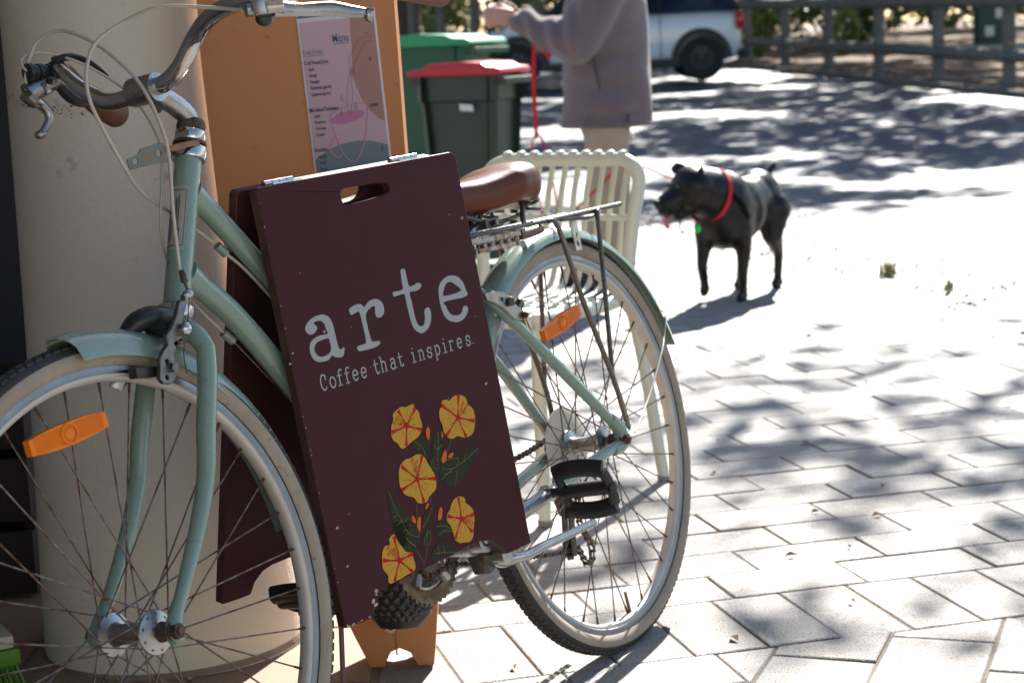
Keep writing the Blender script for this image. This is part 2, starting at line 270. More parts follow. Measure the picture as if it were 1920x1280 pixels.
DATA=json.loads('''{"letters":[[[[37.7,-180.2],[46.7,-174.9],[59.8,-172.2],[70.8,-172.9],[80.5,-177.8],[84.4,-185.6],[85.4,-194.5],[86.1,-212.2],[87.5,-219.9],[90.7,-221.9],[97.0,-220.5],[94.7,-228.0],[88.9,-231.8],[77.0,-229.4],[73.0,-226.3],[64.1,-230.6],[49.3,-230.2],[39.6,-225.6],[35.2,-216.0],[37.1,-206.0],[43.7,-200.4],[55.7,-197.5],[71.7,-198.0],[71.2,-191.8],[69.7,-184.5],[65.3,-180.2],[59.0,-179.0],[51.2,-180.1],[56.0,-186.3],[52.8,-190.9],[47.2,-193.2],[41.0,-193.3],[36.1,-189.4],[34.6,-184.8]],[[71.8,-204.1],[73.1,-209.6],[73.2,-217.5],[69.3,-222.0],[59.8,-224.4],[50.2,-223.4],[44.5,-217.9],[43.9,-211.7],[48.0,-206.4],[57.4,-203.9]]],[[[120.3,-174.6],[119.9,-179.9],[122.1,-182.9],[130.2,-181.8],[136.8,-181.2],[138.4,-188.7],[138.9,-199.5],[139.4,-210.3],[139.2,-219.2],[136.5,-223.6],[122.0,-224.3],[120.5,-227.6],[123.8,-231.1],[135.2,-231.9],[145.7,-232.1],[159.1,-231.2],[164.9,-228.2],[163.6,-225.4],[150.9,-223.6],[149.1,-219.3],[147.8,-210.1],[147.5,-201.1],[147.7,-192.2],[150.3,-185.5],[157.7,-181.2],[168.1,-179.3],[166.7,-188.6],[168.1,-194.2],[174.2,-195.9],[181.8,-193.2],[185.2,-186.6],[183.8,-178.2],[177.6,-172.6],[167.8,-170.3],[156.6,-172.4],[148.5,-177.2],[143.4,-172.7],[133.4,-171.4]]],[[[231.8,-142.1],[238.8,-141.5],[240.6,-144.5],[240.9,-156.5],[242.6,-165.9],[250.2,-166.3],[260.6,-164.4],[266.6,-167.3],[264.7,-171.6],[256.1,-174.2],[245.1,-173.7],[240.5,-175.1],[241.4,-189.6],[241.7,-206.2],[243.8,-216.7],[249.0,-222.3],[256.5,-220.9],[260.8,-213.4],[263.9,-202.0],[272.3,-200.4],[275.1,-206.8],[272.5,-217.5],[264.3,-227.1],[253.1,-231.4],[245.0,-230.4],[236.1,-223.5],[232.4,-213.6],[231.0,-200.5],[230.4,-189.4],[230.4,-176.6],[227.2,-173.8],[209.4,-174.1],[208.0,-171.7],[208.5,-168.2],[227.7,-167.9],[229.4,-158.1],[230.3,-149.2]]],[[[354.1,-199.6],[355.9,-189.5],[352.2,-178.4],[343.2,-169.9],[329.8,-166.1],[316.3,-167.5],[304.2,-173.9],[298.6,-185.0],[297.3,-199.7],[299.8,-214.2],[306.7,-223.9],[319.4,-229.5],[332.2,-230.6],[343.7,-227.1],[352.2,-219.2],[352.0,-213.5],[345.7,-211.9],[341.9,-214.5],[338.2,-219.5],[329.3,-221.6],[318.3,-219.5],[311.5,-213.6],[308.4,-205.5],[307.6,-198.8]],[[308.7,-190.9],[311.2,-181.6],[318.1,-175.3],[327.0,-174.6],[336.8,-180.5],[344.7,-190.4]]]],"tag":[[47.5,-268.1],[350.1,-264.8],[41.9,-255.6],[53.6,-248.5]],"tagx":[[47.7,-267.3],[64.1,-267.0],[78.0,-266.8],[91.9,-267.2],[107.3,-267.0],[123.5,-266.8],[148.2,-265.8],[162.7,-266.2],[181.4,-266.4],[199.0,-266.5],[218.7,-265.1],[236.4,-265.9],[256.3,-265.4],[273.1,-266.0],[289.0,-265.5],[303.4,-265.6],[321.0,-265.3],[339.8,-266.2],[350.1,-264.8]],"flowers":[[[[172.8,-319.1],[180.0,-317.7],[188.8,-320.0],[197.3,-319.2],[204.0,-319.7],[205.2,-324.6],[211.3,-331.5],[211.9,-339.9],[213.1,-347.6],[211.6,-354.6],[206.4,-359.9],[198.0,-364.3],[187.7,-366.5],[177.1,-369.4],[169.6,-371.8],[163.4,-369.8],[159.0,-362.3],[152.6,-357.2],[150.5,-349.4],[152.4,-340.8],[155.3,-336.0],[159.9,-329.8],[161.6,-323.0]],[183.3,-344.0],[[172.2,-320.8],[206.5,-324.9],[211.1,-356.4],[174.3,-369.7],[151.6,-346.0]],[[167.7,-330.7],[161.9,-333.9],[173.4,-338.4]]],[[[260.6,-328.7],[268.9,-327.7],[276.6,-330.4],[286.4,-326.9],[297.9,-327.5],[308.2,-331.7],[312.0,-338.2],[313.0,-344.1],[320.9,-351.6],[322.7,-361.6],[320.6,-370.6],[316.3,-379.1],[309.9,-385.3],[297.5,-387.1],[288.0,-384.8],[279.1,-380.8],[268.6,-382.1],[258.4,-377.8],[253.0,-368.1],[253.1,-358.7],[250.1,-350.6],[252.1,-339.8],[258.1,-334.6]],[286.9,-356.8],[[258.6,-332.9],[296.9,-327.7],[320.1,-369.5],[296.2,-386.7],[256.3,-375.4]],[[302.3,-340.8],[309.4,-346.2],[303.5,-350.5]]],[[[156.7,-390.9],[167.7,-386.3],[178.3,-387.1],[188.6,-385.1],[199.0,-387.1],[205.5,-392.9],[209.5,-402.2],[213.8,-410.7],[218.0,-419.2],[218.7,-428.7],[214.6,-438.8],[204.9,-442.8],[198.3,-445.7],[194.1,-450.1],[184.3,-450.3],[174.4,-446.7],[169.9,-439.1],[162.9,-435.4],[153.7,-430.3],[148.3,-421.6],[147.8,-410.5],[151.0,-398.6]],[183.0,-417.1],[[157.4,-392.9],[201.2,-389.1],[219.0,-425.0],[187.1,-450.1],[149.0,-423.6]],[[180.1,-390.3],[186.6,-395.6],[182.9,-402.9]]],[[[239.9,-466.0],[248.8,-460.8],[260.4,-460.7],[268.8,-466.1],[268.5,-471.7],[277.6,-479.8],[281.3,-488.4],[279.5,-499.4],[274.4,-509.4],[270.4,-519.7],[261.4,-524.8],[249.1,-522.3],[240.9,-520.9],[233.0,-514.0],[232.1,-503.4],[229.6,-493.3],[224.8,-486.3],[226.2,-477.4],[233.2,-473.6]],[253.7,-490.4],[[255.9,-461.2],[282.0,-491.5],[270.8,-514.1],[233.3,-513.1],[226.7,-479.4]],[[272.2,-496.4],[264.3,-498.1],[272.9,-503.3]]],[[[107.6,-477.8],[118.1,-474.4],[121.8,-483.6],[129.0,-494.8],[134.6,-502.7],[145.3,-507.6],[145.4,-515.9],[146.5,-525.4],[141.8,-531.4],[128.0,-531.9],[116.8,-533.2],[105.9,-533.6],[96.4,-534.3],[90.8,-530.9],[92.2,-522.2],[85.9,-513.1],[86.6,-502.5],[90.3,-490.9],[97.5,-484.9],[106.8,-484.8]],[118.8,-510.1],[[117.3,-476.9],[146.3,-508.8],[140.0,-532.7],[101.8,-534.1],[88.3,-501.2]],[[103.3,-487.4],[102.1,-495.3],[113.5,-493.1]]]],"leaves":[[[321.2,-405.1],[303.7,-418.0],[288.1,-429.4],[272.8,-440.6],[256.5,-445.9],[243.2,-442.5],[231.7,-433.9],[228.5,-421.9],[236.3,-410.8],[255.0,-406.0],[278.7,-404.3],[299.5,-403.7]],[[240.6,-362.4],[243.9,-369.7],[249.6,-378.5],[246.8,-389.0],[241.6,-399.0],[234.8,-406.7],[227.4,-412.2],[222.3,-401.7],[222.5,-390.6],[227.4,-376.9],[234.7,-367.5]],[[188.7,-367.6],[200.6,-364.9],[210.9,-367.4],[218.3,-374.7],[218.1,-385.8],[215.9,-390.8],[203.7,-389.7],[192.5,-381.4],[188.3,-373.0]],[[209.7,-406.0],[215.6,-396.3],[224.8,-393.9],[230.1,-403.6],[227.9,-412.4],[223.3,-415.9],[215.3,-414.8]],[[123.5,-415.1],[127.6,-423.4],[138.7,-439.1],[147.4,-454.2],[149.2,-465.7],[147.9,-478.1],[141.1,-490.9],[129.0,-494.8],[121.3,-485.3],[119.9,-468.5],[121.0,-452.5],[120.2,-434.2]],[[202.8,-458.0],[201.8,-467.0],[194.9,-478.1],[179.9,-481.4],[172.4,-483.1],[177.5,-471.5],[188.4,-463.4]],[[198.4,-484.7],[208.3,-480.0],[219.9,-479.4],[228.1,-489.1],[234.6,-500.3],[225.2,-507.1],[206.1,-504.5],[197.7,-495.6]],[[121.3,-459.9],[148.6,-467.3],[164.1,-478.9],[167.9,-492.9],[156.0,-504.3],[146.8,-507.2],[132.9,-499.5],[125.7,-488.3],[122.6,-472.9]],[[169.3,-497.0],[182.6,-485.9],[190.5,-491.8],[188.5,-502.4],[176.5,-509.2],[169.2,-506.2]],[[189.0,-513.7],[199.0,-509.1],[215.1,-511.7],[232.2,-529.7],[208.5,-532.3],[184.1,-529.0],[178.1,-521.7]]],"veins":[[[229.7,-429.6],[255.9,-421.3],[283.4,-416.8],[316.2,-406.8]],[[253.9,-445.2],[267.1,-422.2]],[[243.3,-406.9],[271.1,-410.0],[261.8,-420.9],[242.6,-417.9],[234.5,-412.2]],[[254.7,-424.7],[237.7,-424.2]],[[280.2,-417.9],[289.0,-408.7]],[[296.6,-412.5],[303.5,-409.4]],[[241.9,-365.4],[237.3,-383.0],[229.6,-403.5]],[[228.9,-381.0],[234.6,-389.8]],[[246.1,-385.1],[235.7,-388.2]],[[192.8,-367.7],[204.5,-378.8],[208.9,-391.0]],[[200.4,-374.1],[195.6,-380.3]],[[214.3,-409.0],[218.4,-400.7],[225.3,-396.8],[227.7,-406.7],[222.6,-413.8]],[[223.6,-399.2],[219.0,-412.0]],[[123.7,-417.0],[130.2,-440.5],[138.7,-464.6],[146.3,-483.2]],[[123.5,-453.2],[134.4,-452.5]],[[127.7,-465.2],[139.7,-461.2]],[[143.6,-466.0],[150.8,-460.6],[164.6,-477.2],[164.6,-490.1],[151.3,-484.6],[143.5,-475.1]],[[141.8,-480.1],[141.7,-489.2],[154.5,-500.2]],[[200.6,-460.2],[191.9,-469.9],[174.2,-481.7]],[[203.0,-487.8],[216.5,-489.7],[228.5,-496.7]],[[202.3,-498.8],[216.9,-497.3],[229.8,-501.8]],[[169.7,-504.5],[183.3,-488.0],[187.5,-496.5],[179.9,-507.4]],[[182.3,-489.5],[175.8,-507.1]],[[188.1,-520.9],[205.5,-524.0],[229.0,-530.7]],[[197.9,-512.5],[196.6,-525.2]],[[208.5,-514.6],[207.0,-528.1]],[[140.2,-485.1],[154.0,-501.9]],[[136.9,-478.7],[141.0,-474.4],[151.3,-484.6]]],"stems":[[[171.3,-447.8],[170.6,-456.8],[168.1,-466.2]],[[265.6,-382.3],[257.4,-391.6],[245.5,-399.9]],[[231.3,-413.2],[223.1,-416.8]],[[155.4,-505.9],[161.7,-520.7],[164.1,-530.6]],[[176.5,-509.2],[169.9,-521.2],[161.6,-529.8]],[[203.8,-441.6],[199.4,-455.2]]],"buds":[[[221.5,-356.0],[224.6,-355.3],[225.6,-363.5],[220.2,-373.3],[217.9,-367.2],[217.5,-361.6]],[[247.9,-367.8],[250.3,-369.3],[250.2,-374.9],[247.0,-376.0]],[[247.8,-393.0],[250.1,-399.2],[245.9,-407.5],[237.7,-408.3],[239.1,-402.1]],[[262.9,-399.5],[262.8,-404.2],[255.0,-406.0],[251.9,-402.4]],[[193.3,-452.7],[196.0,-454.7],[189.0,-459.9],[187.8,-456.8]],[[216.2,-464.4],[220.1,-468.2],[214.1,-479.7],[207.3,-478.8],[211.7,-469.7]],[[159.1,-460.1],[164.1,-466.1],[163.7,-471.5],[158.0,-468.1]],[[169.1,-467.4],[174.8,-467.1],[171.7,-479.2],[167.8,-484.6],[165.2,-475.5]]],"notch":[[0.0,-565.0],[30.2,-566.1],[52.9,-566.1],[60.0,-550.3],[74.1,-538.8],[92.2,-534.9],[157.3,-534.5],[225.7,-532.0],[279.0,-529.7],[305.1,-534.0],[321.6,-546.4],[334.6,-562.5],[361.4,-564.0],[390.0,-565.0]],"slot":[[147.1,-28.8],[149.6,-24.2],[159.7,-21.4],[201.2,-21.9],[234.9,-23.5],[243.1,-28.2],[242.0,-35.3],[231.9,-39.7],[194.8,-42.5],[158.3,-42.4],[148.8,-39.7]],"hinges":[[31.8,5.9],[83.8,6.0],[274.4,5.0],[328.5,6.5]],"chips":[[64.4,-539.5],[23.4,-490.2],[67.3,-194.5],[377.6,-92.9],[392.5,-138.5],[392.0,-184.3],[-3.6,-221.8],[4.9,-209.8],[359.4,-324.5],[19.3,-438.9]]}''')
# ================================================= SETTING
# ---- pavement: joint bed + individual pavers
def kerbx(y):
    P=[(-2,4.3),(3.5,2.9),(6.82,1.79),(7.79,1.5),(9.09,1.08),(10.92,.72),(13.5,.1),(60,-12)]
    for (a,b),(c,d) in zip(P,P[1:]):
        if y<=c: return b+(d-b)*(y-a)/(c-a)
    return P[-1][1]
def roadz(y): return max(0,.0200*(y-13.6))
ys=[-2,0,1,2,3,3.5,5,6.82,7.79,9.09,10.92,13.5]
g=G(); V=[];F=[]
for i,y in enumerate(ys): V+=[(-7,y,-.0034),(kerbx(y),y,-.0034)]
for i in range(len(ys)-1): F.append((2*i,2*i+1,2*i+3,2*i+2))
pavement=g.add(V,F).build('pavement',JOINT,smooth=False,kind='structure',fix=False)
def clip(poly,a,b,c):
    out=[]
    for i in range(len(poly)):
        p,q=poly[i],poly[(i+1)%len(poly)]; dp=a*p[0]+b*p[1]-c; dq=a*q[0]+b*q[1]-c
        if dp<=0: out.append(p)
        if (dp<0)!=(dq<0) and abs(dp-dq)>1e-9: t=dp/(dp-dq); out.append((p[0]+(q[0]-p[0])*t,p[1]+(q[1]-p[1])*t))
    return out
TH=math.radians(14); e1=(math.cos(TH),math.sin(TH)); e2=(-e1[1],e1[0])
def uv(u,v): return (u*e1[0]+v*e2[0],u*e1[1]+v*e2[1])
def paver_geo(poly,z,g,inset=.0025,tilt=(0,0)):
    c=(sum(p[0] for p in poly)/len(poly),sum(p[1] for p in poly)/len(poly)); n=len(poly)
    ar=sum(poly[i-1][0]*poly[i][1]-poly[i][0]*poly[i-1][1] for i in range(n)); sg=1 if ar>0 else -1
    E=[]
    for i in range(n):
        p,q=poly[i],poly[(i+1)%n]; dx,dy=q[0]-p[0],q[1]-p[1]; l=math.hypot(dx,dy) or 1e-9; nx,ny=-dy/l*sg,dx/l*sg; E.append((nx,ny,nx*p[0]+ny*p[1]))
    def sh(d):
        o=[]
        for i in range(n):
            a_,b_=E[i-1],E[i]; det=a_[0]*b_[1]-a_[1]*b_[0]
            if abs(det)<.15: o.append((poly[i][0]+(a_[0]+b_[0])/2*d,poly[i][1]+(a_[1]+b_[1])/2*d)); continue
            c1,c2=a_[2]+d,b_[2]+d; o.append(((c1*b_[1]-a_[1]*c2)/det,(a_[0]*c2-c1*b_[0])/det))
        return o
    A=sh(.0026); B=sh(.0026+inset)
    V=[(p[0],p[1],-.03) for p in A]+[(p[0],p[1],z-.0015+tilt[0]*(p[0]-c[0])+tilt[1]*(p[1]-c[1])) for p in A]+[(p[0],p[1],z+tilt[0]*(p[0]-c[0])+tilt[1]*(p[1]-c[1])) for p in B]
    F=[(i,(i+1)%n,n+(i+1)%n,n+i) for i in range(n)]+[(n+i,n+(i+1)%n,2*n+(i+1)%n,2*n+i) for i in range(n)]+[tuple(range(2*n,3*n))]
    g.add(V,F)
polys=[]
R1=random.Random(3)
k=0; v=3.175
while v<14:
    off=(k%2)*.13+(.03 if k%3==0 else 0)+R1.uniform(-.012,.012); u=-3+off
    while u<5: polys.append([uv(u,v),uv(u+.26,v),uv(u+.26,v+.15),uv(u,v+.15)]); u+=.26
    v+=.15; k+=1
u=-3.0+.107
while u<5: polys.append([uv(u,2.89),uv(u+.13,2.89),uv(u+.13,3.175),uv(u,3.175)]); u+=.13
# rotated field in front of the header course
T2=math.radians(70); a1=(math.cos(T2),math.sin(T2)); a2=(a1[1],-a1[0])
for i in range(-12,14):
    for j in range(-12,12):
        q0=j*.28+(i%2)*.14; p0=i*.172
        o0=(.61,3.11)
        P=[(o0[0]+a1[0]*(q0+a)+a2[0]*(p0+b),o0[1]+a1[1]*(q0+a)+a2[1]*(p0+b)) for a,b in ((0,0),(.28,0),(.28,.172),(0,.172))]
        P=clip(P,e2[0],e2[1],2.89)
        if len(P)>2: P=clip(P,-e1[0],-e1[1],-1.04)
        if len(P)>2: polys.append(P)
v=2.89-.15;k=0
while v>.5:
    u=1.04-.26*(k%2)*.5
    while u>-3.2:
        P=[uv(u-.26,v),uv(min(u,1.04),v),uv(min(u,1.04),v+.15),uv(u-.26,v+.15)]; polys.append(P); u-=.26
    v-=.15;k+=1
fin=[]
for P in polys:
    for (ya,xa),(yb,xb) in (((-2,4.3),(3.5,2.9)),((3.5,2.9),(6.82,1.79)),((6.82,1.79),(9.09,1.08)),((9.09,1.08),(13.5,.1))):
        if len(P)<3: break
        my=sum(p[1] for p in P)/len(P)
        if not (ya-.2<=my<=yb+.2): continue
        nx,ny=(yb-ya),-(xb-xa); l=math.hypot(nx,ny); nx/=l;ny/=l; P=clip(P,nx,ny,nx*(xa-.008)+ny*ya)
    if len(P)<3: continue
    # porch tiles take over left of the column line
    P=clip(P,-1,.0,.24) if P[0][1]<3.6 and sum(p[0] for p in P)/len(P)<.1 else P
    if len(P)<3: continue
    ar=abs(sum(P[i-1][0]*P[i][1]-P[i][0]*P[i-1][1] for i in range(len(P))))/2
    if ar<.0004: continue
    cx=sum(p[0] for p in P)/len(P); cy=sum(p[1] for p in P)/len(P)
    fin.append((cx,cy,P,ar))
def vis(c): return abs(c[0])<c[1]*.285+.12 and c[1]>2.55
near=sorted([c for c in fin if vis(c)],key=lambda c:c[1]-.5*(c[3]>.02))
ids=set(id(c) for c in near[:300])
for c in near[:300]:
    g=G(); P=[(p[0]-c[0],p[1]-c[1]) for p in c[2]]
    paver_geo(P,R1.uniform(-.0016,.0012),g,tilt=(R1.uniform(-.009,.009),R1.uniform(-.009,.009)))
    o=g.build('paver',PAVER,pavement,smooth=False,fix=False); o.location=(c[0],c[1],0)
g=G()
for c in fin:
    if id(c) not in ids: paver_geo(c[2],R1.uniform(-.0012,.0012),g,tilt=(R1.uniform(-.006,.006),R1.uniform(-.006,.006)))
g.build('paver_field',PAVER,pavement,smooth=False,fix=False,kind='stuff')
# porch floor with tan tiles
g=G().add([(-6,-2,-.006),(-.245,-2,-.006),(-.245,3.6,-.006),(-6,3.6,-.006)],[(0,1,2,3)])
porch=g.build('porch_floor',JOINT,smooth=False,kind='structure',fix=False)
for i in range(7):
    for j in range(8):
        x1=-.25-i*.3; y1=3.59-j*.3
        if x1-.3<-2.2: continue
        g=G(); paver_geo([(-.149,-.149),(.149,-.149),(.149,.149),(-.149,.149)],.001,g,.003); o=g.build('floor_tile',TAN,porch,smooth=False,fix=False); o.location=(x1-.15,y1-.15,0)
# road
ys=[-3,0,3.5,6.82,7.79,9.09,10.92,13.5,20,30,34]; g=G();V=[];F=[]
for y in ys: V+=[(kerbx(y)+.0,y,roadz(y)-.002),(kerbx(y)+4,y,roadz(y)-.002),(40,y,roadz(y)-.002)]
for i in range(len(ys)-1):
    for j in range(2): F.append((3*i+j,3*i+j+1,3*i+j+4,3*i+j+3))
g.add(V,F)
road=g.build('road',ASPH,smooth=False,kind='structure',fix=False)
# terrain past the road and to the horizon
g=G();V=[];F=[]; N=44
for j,y in enumerate([13.5,20,26,30,33,35,37,39,42,46,52,60,80,140,400,900]):
    for i in range(N+1):
        x=-60+i*120/N; x*=1 if y<140 else 8
        bank=max(0,min(1,(y-33)/8))*(.75 if x<2.6 else .25)
        z=roadz(min(y,34))+bank+(.03*math.sin(x*2.1+y)+.04*math.sin(x*.7+y*1.3))*(1 if y>33 else 0)
        fx=6.0-(y-23)*.144+.25
        z+= -.03 if (y<33 and x<fx and x>kerbx(y)-1) else (.02 if x>=fx else -.02)
        V.append((x,y,z))
for j in range(15):
    for i in range(N): F.append((j*(N+1)+i,j*(N+1)+i+1,(j+1)*(N+1)+i+1,(j+1)*(N+1)+i))
g.add(V,F).build('ground',LITTER,smooth=True,kind='structure',fix=False)
g=G().add([(-400,-300,-.06),(400,-300,-.06),(400,14,-.06),(-400,14,-.06)],[(0,1,2,3)]); g.build('far_ground',LITTER,smooth=False,kind='structure',fix=False)
# verge strip of leaf litter beyond the road under the fence
g=G();V=[];F=[]
for y in (16,20,24,28,33,36): 
    fx=6.0-(y-23)*.144; V+=[(fx-.75+.1*math.sin(y*3),y,roadz(y)+.004),(fx+1,y,roadz(y)+.03),(fx+16,y,roadz(y)+.05)]
for i in range(5):
    for j in range(2): F.append((3*i+j,3*i+j+1,3*i+j+4,3*i+j+3))
g.add(V,F).build('verge',LITTER,smooth=False,kind='structure',fix=False)
# gravel and grit along the kerb line, fallen leaves
g=G()
for i in range(1100):
    y=R1.uniform(5.8,11.8); x=kerbx(y)+(R1.gauss(.15,.30) if i%3 else R1.gauss(.55,.22)+.0*y); s=R1.uniform(.004,.013); z=.004+roadz(y)
    g.add([(x-s,y-s,z),(x+s,y-s*.7,z),(x+s*.8,y+s,z),(x-s*.7,y+s*.8,z),(x,y,z+s*.8)],[(0,1,4),(1,2,4),(2,3,4),(3,0,4)])
g.build('gravel',mat('grit',(.30,.28,.25),.9,0,(.15,.13,.11),60),smooth=False,kind='stuff')
g=G()
LP=[(.62,3.95),(.70,4.6),(.52,3.62),(.64,3.66),(.45,4.35),(.9,4.9),(1.0,5.4),(.03,2.86),(.58,3.3),(.35,3.12),(1.1,4.9),(.8,4.15),(-.02,3.02),(.98,6.1),(.86,5.6),(.74,3.9),(.5,4.7)]
for x,y in LP:
    s=R1.uniform(.008,.016); a=R1.uniform(0,6); c,s_=math.cos(a)*s,math.sin(a)*s
    g.add([(x-c,y-s_,.003),(x+s_*.5,y-c*.5,.008),(x+c,y+s_,.004),(x-s_*.5,y+c*.5,.010)],[(0,1,2,3)])
g.build('fallen_leaves',mat('dry_leaf',(.22,.13,.07),.8,0,(.35,.26,.17),90),smooth=False,kind='stuff')
# ---- weeds in the kerb joint
def grass_tuft(name,x,y,z,n,h,m,label):
    g=G()
    for i in range(n):
        a=R1.uniform(0,6.28); l=h*R1.uniform(.5,1); b=R1.uniform(.3,1.2); w=.004+h*.02
        pts=[(R1.gauss(0,h*.12),R1.gauss(0,h*.12),0)]
        for k in range(1,4): pts.append((pts[0][0]+math.cos(a)*l*b*(k/3)**1.5*.6,pts[0][1]+math.sin(a)*l*b*(k/3)**1.5*.6,l*(k/3)*(1-.25*b*k/3)))
        V=[];F=[]
        for k,p in enumerate(pts):
            ww=w*(1-k/3.2); V+=[(p[0]-math.sin(a)*ww,p[1]+math.cos(a)*ww,p[2]),(p[0]+math.sin(a)*ww,p[1]-math.cos(a)*ww,p[2])]
        for k in range(3): F.append((2*k,2*k+1,2*k+3,2*k+2))
        g.add(V,F)
    o=g.build(name,m,smooth=False,fix=False,label=label,category='weed'); o.location=(x,y,z); return o
grass_tuft('grass_tuft',1.53,7.75,0,46,.10,mat('dry_grass',(.30,.30,.10),.7,0,(.42,.38,.2),20),'small yellow green grass tuft in the kerb joint right of the dog')
grass_tuft('grass_tuft',1.66,7.25,0,30,.06,MATS['dry_grass'],'flatter dry weed in the kerb joint nearest the right edge')
g=G()
for i in range(70):
    y=R1.uniform(5.9,9.4); x=kerbx(y)+R1.gauss(.0,.018); n_=R1.randint(2,5)
    for k in range(n_):
        a=R1.uniform(0,6.28); l=R1.uniform(.012,.04); w_=.0018
        g.add([(x-math.sin(a)*w_,y+math.cos(a)*w_,0),(x+math.sin(a)*w_,y-math.cos(a)*w_,0),(x+math.cos(a)*l*.8,y+math.sin(a)*l*.8,l*R1.uniform(.3,.9))],[(0,1,2)])
g.build('joint_weeds',MATS['dry_grass'],smooth=False,fix=False,kind='stuff')
# ================================================= BUILDING LEFT
def solid(name,m,c,s,ch=.0,parent=None,**kw):
    g=G().box((0,0,0),s,ch=ch); o=g.build(name,m,parent,smooth=bool(ch),**kw); o.location=c; return o
prof=[(.228,-.02),(.227,.02),(.219,.2),(.209,.4),(.203,.55),(.195,.8),(.190,1.0),(.184,1.5),(.18,2.7)]
col=G().lathe(prof,(0,0,0),(0,0,1),72)
col=col.build('column',COLUMN,label='thick tapered cream rendered column behind the bicycle front wheel',category='column'); col.location=(-.606,3.270,0); col.rotation_euler=(0,-.026,0)
g=G()
# grime skirt at the foot
g.lathe([(.2295,0),(.2288,.006),(.2275,.011)],(0,0,0),(0,0,1),72); sk_=g.build('base_grime',mat('dirt_line',(.17,.13,.10),.95,0,(.30,.25,.2),30,.003,70),col)
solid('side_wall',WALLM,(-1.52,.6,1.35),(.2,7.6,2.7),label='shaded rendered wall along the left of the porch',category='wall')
g=G()
for i in range(90):
    a=math.radians(R1.uniform(205,262)); z=.945+R1.gauss(0,.006)-.03*(a-3.9); r_=.1932; s_=R1.uniform(.0006,.0016); t=Vector((-math.sin(a),math.cos(a),0)); c=Vector((math.cos(a)*r_,math.sin(a)*r_,z))
    g.add([c-t*s_*1.6,c-Vector((0,0,s_)),c+t*s_*1.6,c+Vector((0,0,s_))],[(0,1,2,3)])
g.build('scuff_marks',mat('scuff',(.14,.12,.10),.9),col,smooth=False,fix=False,kind='stuff')
w=empty('back_wall',(-2.2,4.45,0),label='dark navy shopfront wall in the gloom left of the column',category='wall')
solid('wall_panel',NAVY,(.45,0,1.35),(2.9,.15,2.7),parent=w); solid('skirting',BROWNB,(.45,-.09,.1),(2.9,.03,.2),parent=w)
solid('shade_roof',WALLM,(-1.35,1.2,2.76),(1.9,6.4,.12),label='unseen porch roof slab added to darken the top of the column',category='roof')  # unseen slab, added to keep sky light off the upper column
g=G().tube([(-1.0,3.62,.74),(-1.09,3.62,0)],.02,10); g.build('pale_pole',mat('pale_metal',(.42,.41,.39),.5),label='pale leaning pole in the dark gap left of the column',category='pole')
# brown crate and lime dustpan brush on porch floor
c_=empty('brown_crate',(-1.09,3.72,0),label='dark brown crate in the gloom left of the column base',category='crate')
for i in range(3):
    solid('slat',BROWNB,(0,-.15,.07+i*.14),(.34,.02,.12),.004,parent=c_)
    solid('slat',BROWNB,(0,.15,.07+i*.14),(.34,.02,.12),.004,parent=c_)
for s in (-1,1): solid('side',BROWNB,(s*.16,0,.21),(.02,.278,.4),.004,parent=c_)
br=empty('dustpan_brush',(-.90,3.02,0),label='lime green scrubbing brush with pale back on the porch floor',category='brush')
g=G().box((0,0,.085),(.13,.085,.022),ch=.009); g.build('brush_back',mat('cream_plastic',(.5,.5,.38),.5),br)
g=G().box((0,0,.06),(.145,.095,.028),ch=.008); g.build('brush_body',BRUSHG,br)
g=G()
for i in range(420):
    x,y=R1.uniform(-.066,.066),R1.uniform(-.04,.04); g.tube([(x,y,.05),(x*1.25,y*1.25,.002)],.0016,3,False)
g.build('bristles',BRUSHG,br,kind='stuff'); br.rotation_euler=(0,0,.5)
# ================================================= ORANGE BOARD + MENU
ob=empty('orange_board',(-.30,3.09,0),label='tall orange moulded plastic board standing beside the column',category='sign board')
poly=[(-.15,1.62),(.10,1.62),(.128,1.58),(.142,1.0),(.158,.30),(.160,.10),(.150,.004),(.118,.004),(.108,.03),(.075,.042),(.045,.03),(.032,.004),(.078,.002),(.066,.002),(.0,.16),(-.10,.45),(-.158,.75),(-.165,1.0),(-.168,1.58)]
poly=[(-.14,1.62),(.10,1.62),(.128,1.585),(.142,1.0),(.158,.30),(.160,.10),(.150,.006),(.124,.006),(.112,.028),(.095,.036),(.080,.030),(.068,.006),(.046,.006),(.022,.06),(-.022,.17),(-.10,.42),(-.15,.72),(-.165,1.0),(-.168,1.585)]
g=G().prism([(p[0],p[1]) for p in poly],-.045,.045,holes=[[(.082+.008*math.cos(a)*1.1,.083+.017*math.sin(a)) for a in [i*math.pi/7 for i in range(14)]]],xf=lambda v:Vector((v.x,v.z,v.y)))
pn=g.build('panel',ORANGE,ob,smooth=True)
bv=pn.modifiers.new('b','BEVEL'); bv.width=.016; bv.segments=3; bv.limit_method='ANGLE'; bv.angle_limit=math.radians(50)
g=G().lathe([(.0,0)]*0+[(.010,-.003),(.013,-.003),(.014,0),(.013,.002),(.010,.002)],(.082,-.046,.083),(0,1,0),20,closed=True)
for i,v_ in enumerate(g.v): g.v[i]=(.082+(v_[0]-.082)*.85,v_[1],.083+(v_[2]-.083)*1.55)
g.build('slot_rim',mat('worn_cream_rim',(.62,.52,.36),.6),ob)
g=G().box((.09,-.0455,.05),(.0025,.002,.05)); g.build('mould_seam',mat('seam',(.33,.14,.05),.6),ob)
